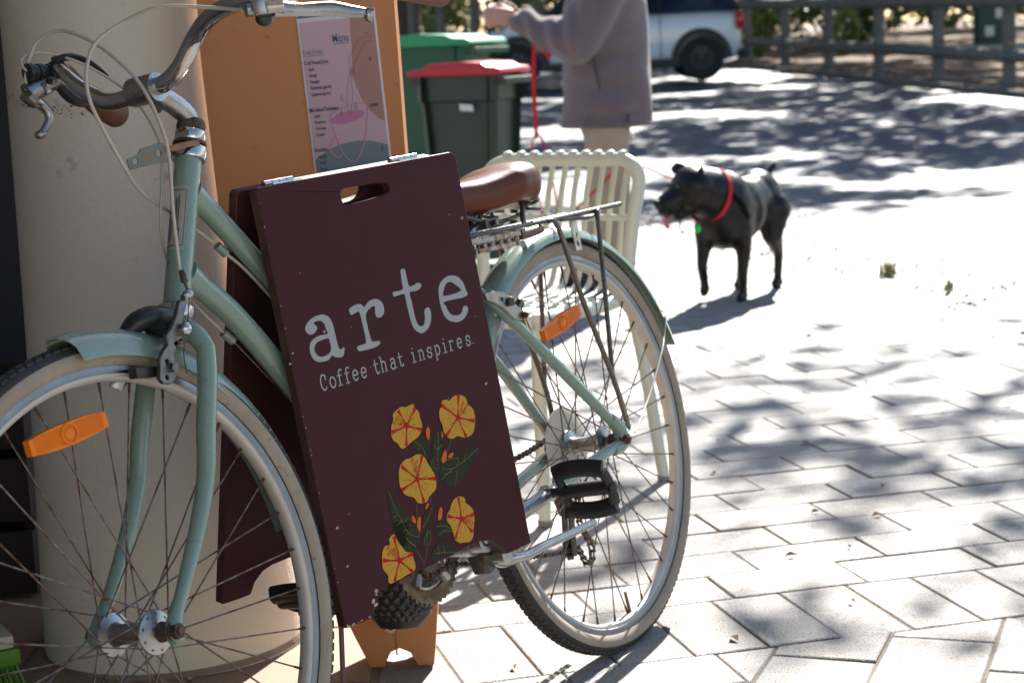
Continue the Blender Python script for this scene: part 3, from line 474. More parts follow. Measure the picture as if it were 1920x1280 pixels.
# menu sheet
ms=empty('menu_sheet',(-.3124,3.0415,1.0589),label='pink paper coffee shop menu taped to the orange board',category='menu')
ms.rotation_euler=(math.radians(90),-.0609,0)
MW,MH=.1225,.262
def sheet(poly,z,m,name,smooth=False,**kw):
    return G().add([(p[0]/1000,p[1]/1000,z) for p in poly],[tuple(range(len(poly)))]).build(name,m,ms,smooth=False,fix=False,**kw)
def tess(g,poly,z,xf=None,sc=1000.):
    P=[Vector((p[0]/sc,p[1]/sc,0)) for p in poly]; tr=tessellate_polygon([P]); V=[Vector((p.x,p.y,z)) for p in P]
    if xf: V=[xf(v) for v in V]
    return g.add(V,[tuple(t) for t in tr])
PK=mat('menu_pink',(.60,.43,.50),.6); PW=mat('menu_white',(.72,.70,.78),.5); PB=mat('menu_peach',(.42,.24,.21),.6); PT=mat('menu_teal',(.20,.26,.29),.6); PC=mat('menu_cup_pink',(.56,.22,.40),.6); PC2=mat('menu_cup_line',(.60,.28,.46),.6); INK=mat('menu_ink',(.06,.05,.07),.6); BLU=mat('menu_blue_text',(.10,.22,.33),.6); LBL=mat('menu_pale_blue_text',(.22,.34,.44),.6); TL_=mat('menu_teal_band',(.12,.17,.20),.6)
G().box((MW/2,-MH/2,-.0006),(MW,MH,.0008)).build('paper',PW,ms,smooth=False)
Z=lambda k:.0002+k*.00025
sheet([(1,-1),(121,-1),(121,-5),(1,-5)],Z(1),TL_,'printed_band')
sheet([(3,-12),(119,-12),(119,-259),(3,-259)],Z(1),PK,'printed_ground')
g=G(); tess(g,[(p.x,p.y) for p in cat([(82,-12,0),(80,-60,0),(77,-98,0),(84,-130,0),(96,-155,0),(110,-170,0),(119,-175,0)],5)]+[(119,-12)],Z(2)); g.build('printed_shape',PB,ms,smooth=False,fix=False)
g=G(); tess(g,[(p.x,p.y) for p in cat([(3,-224,0),(30,-209,0),(60,-202,0),(90,-203,0),(119,-212,0)],5)]+[(119,-259),(3,-259)],Z(2)); g.build('printed_hill',PT,ms,smooth=False,fix=False)
mm=lambda P:[(p[0]/1000,p[1]/1000) for p in P]
g=G(); tess(g,[(63+27*math.cos(a)-2,-163+9*math.sin(a)+6*math.cos(a)*.6) for a in [i*math.pi/14 for i in range(28)]],Z(3)); g.build('printed_coffee',PC,ms,smooth=False,fix=False)
g=G(); g.ribbon(mm([(34,-165),(38,-185),(45,-210),(53,-226),(61,-233),(70,-229),(80,-212),(88,-185),(93,-158)]),.0018,Z(4)); g.ribbon(mm([(34,-165),(36,-157),(48,-150),(65,-145),(82,-143),(92,-147),(93,-158)]),.0018,Z(4)); g.ribbon(mm([(37,-192),(30,-203),(31,-216),(40,-224),(47,-220)]),.0018,Z(4)); g.build('printed_cup',PC2,ms,smooth=False,fix=False)
g=G()
for P in ([(117,-52),(108,-50),(100,-53),(93,-62),(88,-72),(80,-85),(79,-95),(77,-100),(74,-110),(73,-130),(70,-146),(66,-160)],[(117,-46),(110,-42),(106,-36),(104,-42),(96,-44),(90,-50),(84,-60),(76,-70),(73,-80),(76,-88),(72,-98),(69,-110),(64,-130),(63,-150),(66,-160)],[(73,-98),(78,-92),(81,-96)],[(72,-88),(76,-96),(74,-104)],[(56,-128),(58,-134),(56,-138),(54,-133),(56,-128)],[(76,-142),(78,-148),(76,-153),(74,-148),(76,-142)],[(52,-148),(54,-154),(52,-160),(51,-154)]): g.ribbon(mm(P),.0005,Z(5))
g.build('printed_line_drawing',mat('menu_line',(.14,.13,.20),.6),ms,smooth=False,fix=False)
def text(s,x,y,size,m,wscale=.62,parent=ms,ul=False,name='lettering',z=None):
    c=bpy.data.curves.new('t','FONT'); c.body=s; c.size=size/1000; c.resolution_u=3; c.offset=size/1000*.012*min(1,8/size)
    o=bpy.data.objects.new('t',c); COL.objects.link(o); dg=bpy.context.evaluated_depsgraph_get(); me=bpy.data.meshes.new_from_object(o.evaluated_get(dg)); bpy.data.objects.remove(o)
    me.transform(Matrix.Translation((x/1000,y/1000,Z(6) if z is None else z))@Matrix.Diagonal((wscale,1,1,1))); me.materials.clear(); me.materials.append(m)
    if ul:
        w=max(v.co.x for v in me.vertices)-x/1000; g=G(); g.add([(v.co.x,v.co.y,v.co.z) for v in me.vertices],[tuple(p.vertices) for p in me.polygons]); g.add([(x/1000,(y-3)/1000,Z(6)),(x/1000+w,(y-3)/1000,Z(6)),(x/1000+w,(y-2)/1000,Z(6)),(x/1000,(y-2)/1000,Z(6))],[(0,1,2,3)]); return g.build(name,m,parent,smooth=False,fix=False)
    q=bpy.data.objects.new(name,me); COL.objects.link(q); q.parent=parent; return q
text('Menu',51.5,-46.5,19,BLU,.60,ul=True); text('Cold Drinks',4.2,-61,9.5,LBL,.66,ul=True); text('Cold Pressed Juice:',4.3,-77,8.6,INK,.56)
for i,s in enumerate(('Apple','Orange','Pineapple','Passionfruit (garnish)','Cinnamon (garnish)')): text('· '+s,9.5-2,-86.5-i*9.7,7.4,INK,.52)
text('Milk shakes/Thickshakes:',3.3,-150,8.6,INK,.54)
for i,s in enumerate(('vanilla','Strawberry','Chocolate','Caramel')): text('· '+s,7.5,-159-i*9.7,7.4,INK,.52)
text('Smoothies:',3.7,-212,8.6,INK,.56)
for i,s in enumerate(('Nutella','Vanilla','Banana')): text('· '+s,7.5,-222.5-i*9.6,7.4,INK,.52)
text('$5',105,-80,7,INK,.55); text('$7/$8/$9',98,-151,7,INK,.50); text('$8',108,-219,7,INK,.5)
# black woven basket hanging on the board slot
bk_=empty('woven_basket',(-.198,2.975,.095),label='black woven basket hung in front of the orange board foot',category='basket')
V=[];F=[];nu,nv=130,54
for i in range(nu+1):
    a0=math.pi*(.96+1.08*i/nu)
    for j in range(nv+1):
        t=j/nv; z=t*.125; r=.058*math.sqrt(max(0.02,1-(1-min(1,t/.55))**2.2)); cell=int(t*11)
        h=.0075*abs(math.sin(10.5*a0+(1.57 if cell%2 else 0)))**.6*abs(math.sin(t*11*math.pi))**.5; r+=h*(.4+.6*min(1,t*4))
        V.append((math.cos(a0)*r,math.sin(a0)*r*.62,z))
for i in range(nu):
    for j in range(nv): q=i*(nv+1)+j; F.append((q,q+nv+1,q+nv+2,q+1))
G().add(V,F).build('weave',BASKET,bk_)
g=G().lathe([(.0,.0),(.034,.0),(.052,.02),(.055,.125),(.050,.13),(.047,.02),(0,.01)],(0,0,0),(0,0,1),20)
for i,v_ in enumerate(g.v): g.v[i]=(v_[0],v_[1]*.5,v_[2])
g.build('lining',BLACKP,bk_)
g=G()
for i in range(10): g.box((-.018+.006*(i%2),-.036-.001*i,.128+.0*i),(.026,.004,.006),Matrix.Rotation(.6*i,3,'Y'))
g.build('cord_knot',mat('pale_cord',(.42,.38,.30),.8),bk_)

# unseen wall added behind the viewpoint to bounce warm sunlight onto column and bicycle
ow=empty('bounce_wall',(4.6,-4.5,0),label='unseen cream bounce wall added behind the viewpoint',category='wall')
solid('wall_face',mat('cream_render',(.46,.40,.31),.85,0,(.40,.34,.26),3,.002,60),(0,0,1.8),(6.4,.25,3.6),parent=ow)
# ================================================= BICYCLE  (local: x forward, y to the rider's left, z up)
BK=Matrix(((-.51603944,.84291386,-.15231386,.17030133),(-.85656482,-.50781539,.09176184,3.11989194),(0,.17781943,.98406313,0),(0,0,0,1)))
bike=empty('bicycle',mw=BK,label='sage green step-through bicycle with brown saddle and whitewall tyres leaning by the column',category='bicycle')
WB,R0=1.1163,.345
# ---------- frame
g=G()
HT0,HT1=Vector((.928,0,.706)),Vector((.846,0,.892))
g.tube([HT0,HT1],.0172,20); 
for p in (HT0,HT1): 
    d=(HT1-HT0).normalized(); g.tube([p-d*.004,p+d*.004],.0195,20)
BB=Vector((.447,0,.287))
ST=Vector((.262,0,.705))   # seat tube top
g.tube([(.849,0,.842),(.79,0,.782),(.62,0,.60),(.405,0,.385)],.0145,16,sm=6)
g.tube([(.893,0,.742),(.82,0,.680),(.72,0,.560),(.56,0,.37),(.455,0,.292)],.0160,16,sm=6)
g.tube([BB,ST],.0145,16)
g.tube([BB+Vector((0,-.035,0)),BB+Vector((0,.035,0))],.021,20)
DL=Vector((-.006,.064,.352)); DR=Vector((-.006,-.064,.352))
for s in (-1,1):
    g.tube([(.285,s*.020,.640),(.262,s*.036,.618),(.13,s*.050,.493),(.045,s*.060,.408),(.005,s*.064,.368)],[.008,.009,.0095,.009,.0075],12,sm=5)
    g.tube([(.425,s*.020,.283),(.36,s*.034,.287),(.257,s*.042,.300),(.103,s*.055,.325),(.005,s*.064,.340)],[.010,.0115,.011,.010,.008],12,sm=5)
    g.tube([(.02,s*.064,.385),(.0,s*.064,.366),(-.004,s*.064,.352),(.004,s*.064,.336),(.03,s*.063,.333)],[.009,.012,.014,.012,.009],10,flat=(1,.45) if 0 else None,sm=3)
g.tube([(.405,-.03,.283),(.405,.03,.283)],.009,10); g.tube([(.275,-.02,.628),(.275,.02,.628)],.008,10)
for p0,p1,r_ in (((.857,0,.848),(.835,0,.828),.0168),((.899,0,.748),(.878,0,.730),.0182)): g.tube([p0,((p0[0]+p1[0])/2,0,(p0[2]+p1[2])/2),p1],[r_*1.08,r_,r_*.93],18)
fr=g.build('frame',GREEN,bike)
# cable stops
for p,q in (((.812,-.012,.776),(.800,-.010,.763)),((.826,-.02,.664),(.812,-.018,.650))):
    G().tube([p,q],.0062,10).build('cable_stop',GREEN,fr)
# head badge
g=G(); d=(HT1-HT0).normalized(); ax=Vector((0,1,0)).cross(d).normalized()
def ht(ang,t,r): 
    f=Vector((0,0,0)); nrm=(Vector((0,1,0))*math.sin(ang)+ (-ax if ax.x<0 else ax)*math.cos(ang)); return HT0+(HT1-HT0)*t+nrm*r
def badge(a0,a1,t0,t1,r,m,nm,par,n=8):
    V=[];F=[]
    for i in range(n+1):
        a=a0+(a1-a0)*i/n; V+=[ht(a,t0,r),ht(a,t1,r)]
    for i in range(n): F.append((2*i,2*i+1,2*i+3,2*i+2))
    return G().add(V,F).build(nm,m,par,fix=False)
bd=badge(-.95,.95,.36,.78,.01765,mat('badge_cream',(.36,.35,.29),.4,0,(.28,.28,.24),60),'head_badge',fr)
INKB=mat('badge_ink',(.075,.085,.09),.5)
badge(-.86,.86,.385,.392,.0179,INKB,'badge_border',bd); badge(-.86,.86,.750,.757,.0179,INKB,'badge_border',bd); badge(.80,.85,.385,.757,.0179,INKB,'badge_border',bd,2); badge(-.85,-.80,.385,.757,.0179,INKB,'badge_border',bd,2)
for i,(a0,a1,t0,t1) in enumerate([(.1,.24,.52,.70),(.3,.4,.50,.72),(-.1,0,.54,.68),(.15,.5,.45,.465),(.15,.5,.485,.50),(.15,.25,.41,.5),(.42,.5,.41,.5),(-.6,-.1,.60,.62),(-.5,-.2,.66,.68),(-.6,-.45,.42,.58),(-.3,-.15,.42,.56)]): badge(a0,a1,t0,t1,.0179,INKB,'badge_mark',bd,3)
# ---------- headset, stem, bracket
def lathe_on(g,p,axis,prof,seg=24): return g.lathe(prof,p,axis,seg)
g=G().lathe([(.0,-.004),(.0215,-.004),(.0225,0),(.0225,.012),(.020,.014),(.0,.014)],HT1,d,28); g.build('headset_cup',CHROME,bike)
g=G().lathe([(0,.020),(.018,.020),(.0195,.024),(.0195,.034),(.013,.038),(0,.038)],HT1,d,6+18); g.build('headset_nut',CHROME,bike)
g=G().lathe([(.013,.035),(.0180,.037),(.0190,.043),(.0165,.050),(0,.052)],HT1,d,22); g.build('headset_cap',RUST,bike)
g=G().lathe([(0,-.012),(.0225,-.012),(.0235,-.008),(.0235,.002),(.018,.006),(0,.006)],HT0,d,28); g.build('headset_lower_cup',CHROME,bike)
g=G().lathe([(0.015,-.0005),(.0215,-.0005),(.0215,.0035),(0.015,.0035)],HT1+d*.016,d,24,closed=True); g.build('rusty_washer',RUST,bike)
q0=HT1+d*.05
g=G().tube([q0-d*.02,(.836,0,.925),(.831,0,.942),(.846,0,.957),(.866,0,.969),(.893,0,.984)],[.0125,.0125,.0135,.0140,.0140,.0150],18,sm=5)
g.tube([(.899,-.022,.982),(.899,.020,.982)],.0185,22); g.build('stem',ALU,bike)
g=G().tube([(.892,0,.964),(.882,0,.955)],.0055,6); g.build('stem_bolt',BLACKP,bike)
# handlebar
barp=[(.898,-.262,1.030),(.935,-.235,1.040),(.945,-.200,1.045)]
HB=[(.640,.305,1.040),(.74,.298,1.045),(.83,.278,1.047),(.885,.250,1.050),(.915,.215,1.051),(.919,.18,1.050),(.909,.135,1.046),(.898,.095,1.029),(.898,.062,.999),(.900,.034,.984),(.899,0,.982),(.901,-.030,.978),(.905,-.058,.979),(.911,-.088,.998),(.911,-.115,1.022),(.903,-.131,1.034),(.885,-.142,1.033),(.85,-.155,1.018),(.80,-.172,1.003),(.75,-.188,.992)]
g=G().tube(HB,.0113,18,sm=8); hb=g.build('handlebar',CHROME,bike)
def part(nm,m,g,par=bike,**kw): return g.build(nm,m,par,**kw)
# grips
g=G().tube([(.865,.262,1.060),(.83,.275,1.056),(.74,.290,1.046),(.645,.295,1.036)],[.0165,.018,.0175,.019],18,sm=6); part('handlebar_grip',GRIPB,g)
g=G()
for i in range(16):
    t=i/15; g.ball((.858-.2*t,.262+.03*t,1.0445-.012*t),(.002,.002,.0012),6)
part('grip_stitching',BLACKP,g)
g=G().tube([(.86,-.152,1.014),(.82,-.166,1.002),(.785,-.178,.990),(.752,-.190,.982),(.738,-.194,.980)],[.0135,.016,.0185,.020,.010],18,sm=5); part('handlebar_grip',GRIPB,g)
# black twist shifter and clamp on the right
g=G().tube([(.906,-.140,1.034),(.885,-.146,1.030),(.86,-.153,1.016)],[.0145,.0165,.0155],18,sm=4); part('gear_shifter',BLACKP,g)
g=G().tube([(.905,-.138,1.048),(.885,-.125,1.050),(.860,-.118,1.040),(.838,-.112,1.020)],[.009,.008,.005,.002],8,sm=4,flat=(1.2,.6)); g.tube([(.900,-.142,1.016),(.885,-.142,1.002),(.865,-.142,.994),(.84,-.142,.998)],[.006,.008,.008,.004],8,sm=4); part('shifter_lever',BLACKP,g)
g=G()
for k in range(6): g.tube([(.897+.0075*k,-.146-.001*k,1.034+.0006*k),(.903+.0075*k,-.147-.001*k,1.034+.0006*k)],.0105+.0013*(k%2),12)
part('shifter_cable_boot',BLACKP,g)
# brake lever right
g=G().tube([(.897,-.136,1.026),(.912,-.146,1.020),(.928,-.156,1.015),(.938,-.160,1.010)],[.007,.009,.0115,.012],12,sm=4,flat=(1,1.25)); g.box((.910,-.146,1.020),(.036,.010,.016),Matrix.Rotation(.4,3,'Y'),ch=.003)
g.tube([(.940,-.160,1.012),(.930,-.160,1.002),(.921,-.158,.996),(.914,-.157,.986),(.914,-.157,.976),(.922,-.159,.966),(.930,-.160,.960)],[.012,.010,.0065,.0058,.0055,.005,.004],12,sm=5)
g.ball((.932,-.160,.958),(.0078,.0078,.0060),12); part('brake_lever',ALU,g)
G().tube([(.918,-.145,1.022),(.918,-.137,1.022)],.0042,10).build('pivot_bolt',BLACKP,bike)
# brake lever left (near)
g=G().box((.917,.216,1.036),(.034,.016,.020),Matrix.Rotation(.5,3,'Z'),ch=.004); g.tube([(.93,.203,1.037),(.895,.230,1.035)],[.0085,.0095],12); part('brake_lever_clamp',ALU,g)
g=G().tube([(.905,.224,1.034),(.868,.238,1.029),(.83,.254,1.026),(.805,.264,1.020),(.785,.271,1.017)],[.0085,.0065,.0075,.0065,.0045],12,sm=5,flat=(.6,1.25)); g.ball((.783,.272,1.014),(.006,.006,.0095),10); part('brake_lever',ALU,g)
g=G().ball((.910,.212,1.024),(.014,.009,.009),14); part('lever_knob',BLACKP,g)
# cables
def cable(nm,P,r=.0024,m=CABLE): part(nm,m,G().tube(P,r,10,sm=8))
cable('rear_brake_cable',[(.930,.197,1.038),(.932,.15,1.052),(.960,.10,1.064),(.978,.055,1.056),(1.004,.030,1.038),(1.019,.020,1.008),(1.025,.020,.973),(1.013,.020,.937),(.985,.012,.897),(.930,-.018,.862),(.888,-.026,.838),(.850,-.022,.812),(.818,-.013,.781)])
cable('rear_brake_cable',[(.80,-.010,.763),(.775,-.008,.742),(.737,-.005,.700),(.66,-.004,.615)],.0022)
cable('front_brake_cable',[(.940,-.160,1.016),(.938,-.157,1.036),(.933,-.15,1.055),(.924,-.137,1.075),(.914,-.105,1.080),(.914,-.06,1.057),(.916,-.020,1.023),(.918,.010,.986),(.920,.028,.939),(.922,.034,.895),(.937,.035,.823),(.945,.033,.750)])
cable('gear_cable',[(.935,-.150,1.036),(.942,-.155,1.044),(.938,-.158,1.056),(.920,-.150,1.062),(.901,-.13,1.053),(.885,-.10,1.032),(.862,-.070,.997),(.854,-.050,.961),(.860,-.030,.916),(.878,-.022,.874),(.895,-.022,.828),(.903,-.022,.785),(.890,-.022,.740),(.862,-.020,.700),(.826,-.019,.664)],.0019)
part('inner_cable',SPOKE,G().tube([(.812,-.018,.650),(.70,-.01,.522),(.56,-.01,.36)],.0008,6)); 
# lamp bracket (greenish plate)
g=G(); O=[(0,0),(.02,.003),(.028,.010),(.064,.014),(.072,.012),(.072,-.012),(.04,-.012),(.004,-.014),(0,-.010)]
hol=lambda cx,cy,rx,ry:[(cx+rx*math.cos(a),cy+ry*math.sin(a)) for a in [i*math.pi/6 for i in range(12)]]
U=Vector((-1,.0,.035)).normalized()
def bxf(v): return Vector((.967,.006,.898))+U*v.x+Vector((0,0,1))*v.y+Vector((0,1,0))*v.z
g.prism(O,-.0008,.0008,holes=[hol(.014,-.004,.005,.0042),hol(.060,.001,.005,.0042)],xf=bxf)
lb=part('lamp_bracket',mat('bracket_grey_green',(.17,.18,.135),.5,.2,(.12,.125,.09),30,.0003,100,col3=(.26,.12,.05),s3=60,t3=.62),g,smooth=False)
g=G(); 
for s in (-1,1): g.tube([(.896,.006,.905),(.88,s*.014+.002,.905),(.866,s*.021,.907),(.846,s*.021,.907)],.0018,6,sm=3,flat=(1,2.4))
part('bracket_clamp',mat('rusty_bracket',(.30,.20,.10),.6,.4,(.18,.08,.04),70),g,lb)
# ---------- fork
g=G()
CR=Vector((.948,0,.672))
g.tube([HT0-d*.01,CR+Vector((-.003,0,.008))],[.0165,.018],18)
g.tube([(.944,-.050,.650),(.944,-.036,.672),(.944,-.012,.682),(.944,.012,.682),(.944,.036,.672),(.944,.050,.650)],[.0115,.0135,.0155,.0155,.0135,.0115],14,sm=4)
for s in (-1,1):
    g.tube([(.944,s*.048,.655),(.955,s*.051,.62),(.980,s*.054,.560),(1.0,s*.056,.505),(1.030,s*.057,.455),(1.068,s*.058,.405),(1.098,s*.060,.370)],[.0125,.0125,.0122,.0115,.0105,.009,.0072],16,sm=6)
    g.tube([(1.096,s*.060,.374),(1.108,s*.061,.358),(1.116,s*.062,.345),(1.114,s*.062,.333)],[.008,.0095,.012,.010],10,flat=(.35,1) if 0 else None,sm=3)
part('fork',GREEN,g)
# ---------- wheels
def tyre_prof(mat_): pass
def make_wheel(front):
    cx=WB if front else 0.; st=-.0953*.5 if front else 0.
    root_loc=(cx,0,R0); ax=(0,1,0)
    h=.0105
    rp=[(.3165,h+.001),(.3165,-h-.001),(.311,-h-.0015),(.3065,-h-.0008),(.3058,-h+.0010),(.302,-h+.0008),(.3005,-.0085),(.2985,-.006),(.2975,0),(.2985,.006),(.3005,.0085),(.302,h-.0008),(.3058,h-.0010),(.3065,h+.0008),(.311,h+.0015)]
    g=G().lathe(rp,(0,0,0),ax,128,closed=True)
    me=g.mesh('wheel',[RIM,RIMIN])
    for p in me.polygons:
        r=math.hypot(p.center.x,p.center.z)
        if r<.3062: p.material_index=1
    w=bpy.data.objects.new('wheel',me); COL.objects.link(w); w.parent=bike; w.location=root_loc; w.rotation_euler=(0,0,st); tagp(w,label='front wheel' if front else 'rear wheel')
    # tyre: outer tread black, wall cream
    prof=[]; n=28
    for i in range(n+1):
        a=-2.35+4.7*i/n; rr=.0182; prof.append((.3285+rr*math.cos(a)*.97,rr*math.sin(a)*.98))
    me=G().lathe([(q[0],q[1]) for q in prof],(0,0,0),ax,160).mesh('tyre',[WHITEW,TYRE])
    for p in me.polygons:
        r=math.hypot(p.center.x,p.center.z)
        if r>.3342: p.material_index=1
    link('tyre',me,w)
    link('rim_gap_shade',G().tube([(math.cos(2*math.pi*i/96)*.3172,sy_,math.sin(2*math.pi*i/96)*.3172) for sy_ in (.0122,) for i in range(97)],.0011,6,False).mesh('rim_gap_shade',BLACKP),w)  # black ring draws in the shade of the gap between rim and tyre
    # tread blocks
    g=G(); nb=150
    for k in range(nb):
        a=2*math.pi*k/nb
        for j,off in ((-.008,0),(0,.5),(.008,0)):
            aa=a+off*2*math.pi/nb; c=Vector((math.cos(aa),0,math.sin(aa))); rr=.3466-(.0022 if j else 0); t=Vector((-c.z,0,c.x)); p=c*rr+Vector((0,j,0)); 
            V=[p+t*sx*.0052+Vector((0,sy*.0032,0))+c*(sz*.0011-(.0006 if sz<0 else 0)) for sx in(-1,1) for sy in(-1,1) for sz in(-1,1)]
            g.add(V,[(0,1,3,2),(4,6,7,5),(0,4,5,1),(2,3,7,6),(1,5,7,3)])
    link('tread_blocks',g.mesh('tread_blocks',TYRE,False),w,kind='stuff')
    # hub
    hw=.035 if front else .033; fr_=.0262 if front else .0262; fl=.019
    prof=[(.0,-.048),(.009,-.048),(.009,-hw-.006),(.012,-hw-.004),(fr_,-hw-.0015),(fr_+.001,-hw),(fr_,-hw+.0018),(.015,-hw+.005),(.0125,-hw+.010),(.0125,hw-.010),(.015,hw-.005),(fr_,hw-.0018),(fr_+.001,hw),(fr_,hw+.0015),(.012,hw+.004),(.009,hw+.006),(.009,.048),(0,.048)]
    hub=link('hub',G().lathe(prof,(0,0,0),ax,36).mesh('hub',ALU),w)
    g=G()
    # spokes
    L=[]
    for k in range(36):
        side=1 if k%2 else -1; trail=1 if (k//2)%2 else -1
        ra=2*math.pi*(k+.5)/36; ha=ra+trail*math.radians(68)
        p0=Vector((math.cos(ha)*.021,side*(hw+(.001 if trail>0 else -.001)),math.sin(ha)*.021)); p1=Vector((math.cos(ra)*.2985,side*.0015,math.sin(ra)*.2985)); L.append((p0,p1))
    base=G().tube([(0,0,0),(0,0,1)],.00115,6).mesh('spoke',SPOKE); nip=G().tube([(0,0,0),(0,0,-.013)],[.0021,.0017],6).mesh('nipple',mat('rusty_nipple',(.10,.05,.035),.6,.5))
    for p0,p1 in L:
        dv=p1-p0; o=link('spoke',base,w,p0); o.rotation_mode='QUATERNION'; o.rotation_quaternion=dv.to_track_quat('Z','Y'); o.scale=(1,1,dv.length)
        o=link('spoke_nipple',nip,w,p1); o.rotation_mode='QUATERNION'; o.rotation_quaternion=dv.to_track_quat('Z','Y')
        g.tube([p0+Vector((0,.0015,0)),p0-Vector((0,.0015,0))],.0022,8)
    link('spoke_heads',g.mesh('spoke_heads',STEELD),w,kind='stuff')
    # axle, cones, nuts
    s=.066 if front else .070
    g=G().tube([(0,-s-.010,0),(0,s+.012,0)],.0048,10)
    for q in (-1,1):
        g.tube([(0,q*.046,0),(0,q*(s-.008),0)],[.0125,.010],18); g.tube([(0,q*s,0),(0,q*(s+.009),0)],.0095,6); g.tube([(0,q*(s-.002),0),(0,q*s,0)],.0115,18)
    link('axle',g.mesh('axle',RUST),w)
    # valve
    va=math.radians(-112 if front else -96.); c=Vector((math.cos(va),0,math.sin(va)))
    link('valve',G().tube([c*.2975,c*.262],[.003,.0026],10).mesh('valve',mat('valve_rust',(.20,.12,.07),.5,.5)),w)
    g=G(); 
    return w
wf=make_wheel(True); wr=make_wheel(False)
# reflectors
def reflector(w,c,ang,ln):
    O=[(-ln/2,-.009),(-ln/2+.006,-.0125),(ln/2-.006,-.0125),(ln/2,-.009),(ln/2,.009),(ln/2-.006,.0125),(-ln/2+.006,.0125),(-ln/2,.009)]
    def hh(x): return .0135-.0045*(2*x/ln)**2
    O=[]; 
    for i in range(13): x=-ln/2+ln*i/12; O.append((x,-hh(x)))
    for i in range(13): x=ln/2-ln*i/12; O.append((x,hh(x)))
    R=Matrix.Rotation(-ang,3,'Y'); 
    xf=lambda v:Vector(c)+R@Vector((v.x,v.z,v.y))
    g=G().prism(O,-.005,.005,xf=xf); r=g.build('reflector',REFL,w,smooth=False); b=r.modifiers.new('b','BEVEL'); b.width=.0022; b.segments=2; b.limit_method='ANGLE'
    g=G()
    for i in range(-5,6): g.add([xf(Vector((sx*ln*.44,i*.0019+dy,.0052+dz))) for sx,dy,dz in ((-1,-.0006,0),(1,-.0006,0),(1,.0,.0006),(-1,.0,.0006),(1,.0006,0),(-1,.0006,0))],[(0,1,2,3),(3,2,4,5)])
    g.lathe([(.012,.0),(.0135,.0012),(.0118,.0020),(.0102,.0012),(.0102,0)],xf(Vector((0,0,.0050))),R@Vector((0,1,0)),24)
    g.lathe([(.0,.0022),(.006,.0018),(.008,0)],xf(Vector((0,0,.0050))),R@Vector((0,1,0)),20)
    g.build('lens_ribs',REFL,r,smooth=False)
reflector(wf,(.050,.014,.249),math.radians(-5),.122); reflector(wr,(.032,.014,.208),math.radians(-11),.130)
# ---------- mudguards
def guard(nm,c,Rg,a0,a1,m,wid=.026,taper=True,n=72,depth=.013):
    g=G(); V=[];F=[]; K=12; c=Vector(c)
    for side in (0,1):
        for i in range(n+1):
            t=i/n; a=a0+(a1-a0)*t; 
            for k in range(K+1):
                u=-1+2*k/K; pa=a
                if taper and t<.10: pa=a+ (a1-a0)*.02*(1-t/.10)*(1-abs(u))*-1.2+ (a1-a0)*.02*(1-t/.10)*abs(u)*.8
                r=Rg+depth*(math.sqrt(max(0,1-u*u*.985)))-.0009*side
                V.append(c+Vector((math.cos(pa)*r,u*wid,math.sin(pa)*r)))
    m0=(n+1)*(K+1)
    for s in (0,1):
        for i in range(n):
            for k in range(K):
                q=[s*m0+i*(K+1)+k,s*m0+(i+1)*(K+1)+k,s*m0+(i+1)*(K+1)+k+1,s*m0+i*(K+1)+k+1]; F.append(tuple(q if not s else q[::-1]))
    for i in range(n):
        for k in (0,K): F.append((i*(K+1)+k,(i+1)*(K+1)+k,m0+(i+1)*(K+1)+k,m0+i*(K+1)+k))
    for i in (0,n):
        for k in range(K): F.append((i*(K+1)+k,i*(K+1)+k+1,m0+i*(K+1)+k+1,m0+i*(K+1)+k))
    return g.add(V,F).build(nm,m,bike)
guard('front_mudguard',(WB,0,R0),.322,math.radians(86),math.radians(172),GREENR,wid=.0285,depth=.0395)
guard('rear_mudguard',(-.004,0,R0),.340,math.radians(162),math.radians(14),GREEN,taper=False,wid=.027,depth=.024)
G().lathe([(.360,-.022),(.3645,-.008),(.3645,.008),(.360,.022)],(-.004,0,R0),(0,1,0),8,-.275,-.242).build('guard_rust_tip',RUST,bike)
part('mudguard_bolt_bracket',STEELD,G().tube([(1.02,.0,.652),(1.015,.0,.664)],.008,10))
# wire stay of rear guard
part('mudguard_stay',mat('bright_wire',(.42,.42,.42),.3,1),G().tube([(-.344,.0,.521),(-.328,.018,.520),(-.309,.028,.512),(-.298,.031,.501),(-.278,.034,.480),(-.236,.045,.456),(-.133,.060,.395),(-.03,.076,.350)],.0017,8,sm=6))
# ---------- brakes
def plate(poly,y0,y1,holes=()): return G().prism(poly,y0,y1,holes=holes,xf=lambda v:Vector((v.x,v.z,v.y)))
GRIME=mat('grimy_aluminium',(.20,.195,.19),.42,.85,(.12,.105,.095),60,.0003,160,rvar=.1)
g=plate([(0.972,0.716),(0.955,0.72),(0.964,0.706),(0.974,0.691),(0.974,0.685),(0.97,0.673),(0.974,0.667),(0.984,0.664),(0.989,0.669),(1.001,0.654),(1.004,0.639),(1.006,0.626),(1.016,0.621),(1.029,0.624),(1.034,0.631),(1.026,0.655),(1.018,0.662),(1.008,0.668),(1.007,0.68),(0.996,0.686),(0.984,0.698)],.040,.047,holes=[[(1.019,.650),(1.015,.652),(1.012,.648),(1.014,.643),(1.018,.644)],[(1.024,.633),(1.021,.634),(1.018,.631),(1.020,.627),(1.024,.628)]])
fb=part('front_brake_arm',GRIME,g); b_=fb.modifiers.new('b','BEVEL'); b_.width=.0022; b_.segments=2; b_.limit_method='ANGLE'
g=G().tube([(1.022,-.006,.690),(1.006,.0,.700),(.985,.004,.703),(.962,.006,.700),(.945,.008,.690)],[.010,.017,.020,.018,.012],14,sm=5,flat=(1.1,.75)); g.tube([(.985,.004,.695),(.985,.035,.685)],.012,12); part('front_brake_cover',BLACKP,g,fb)
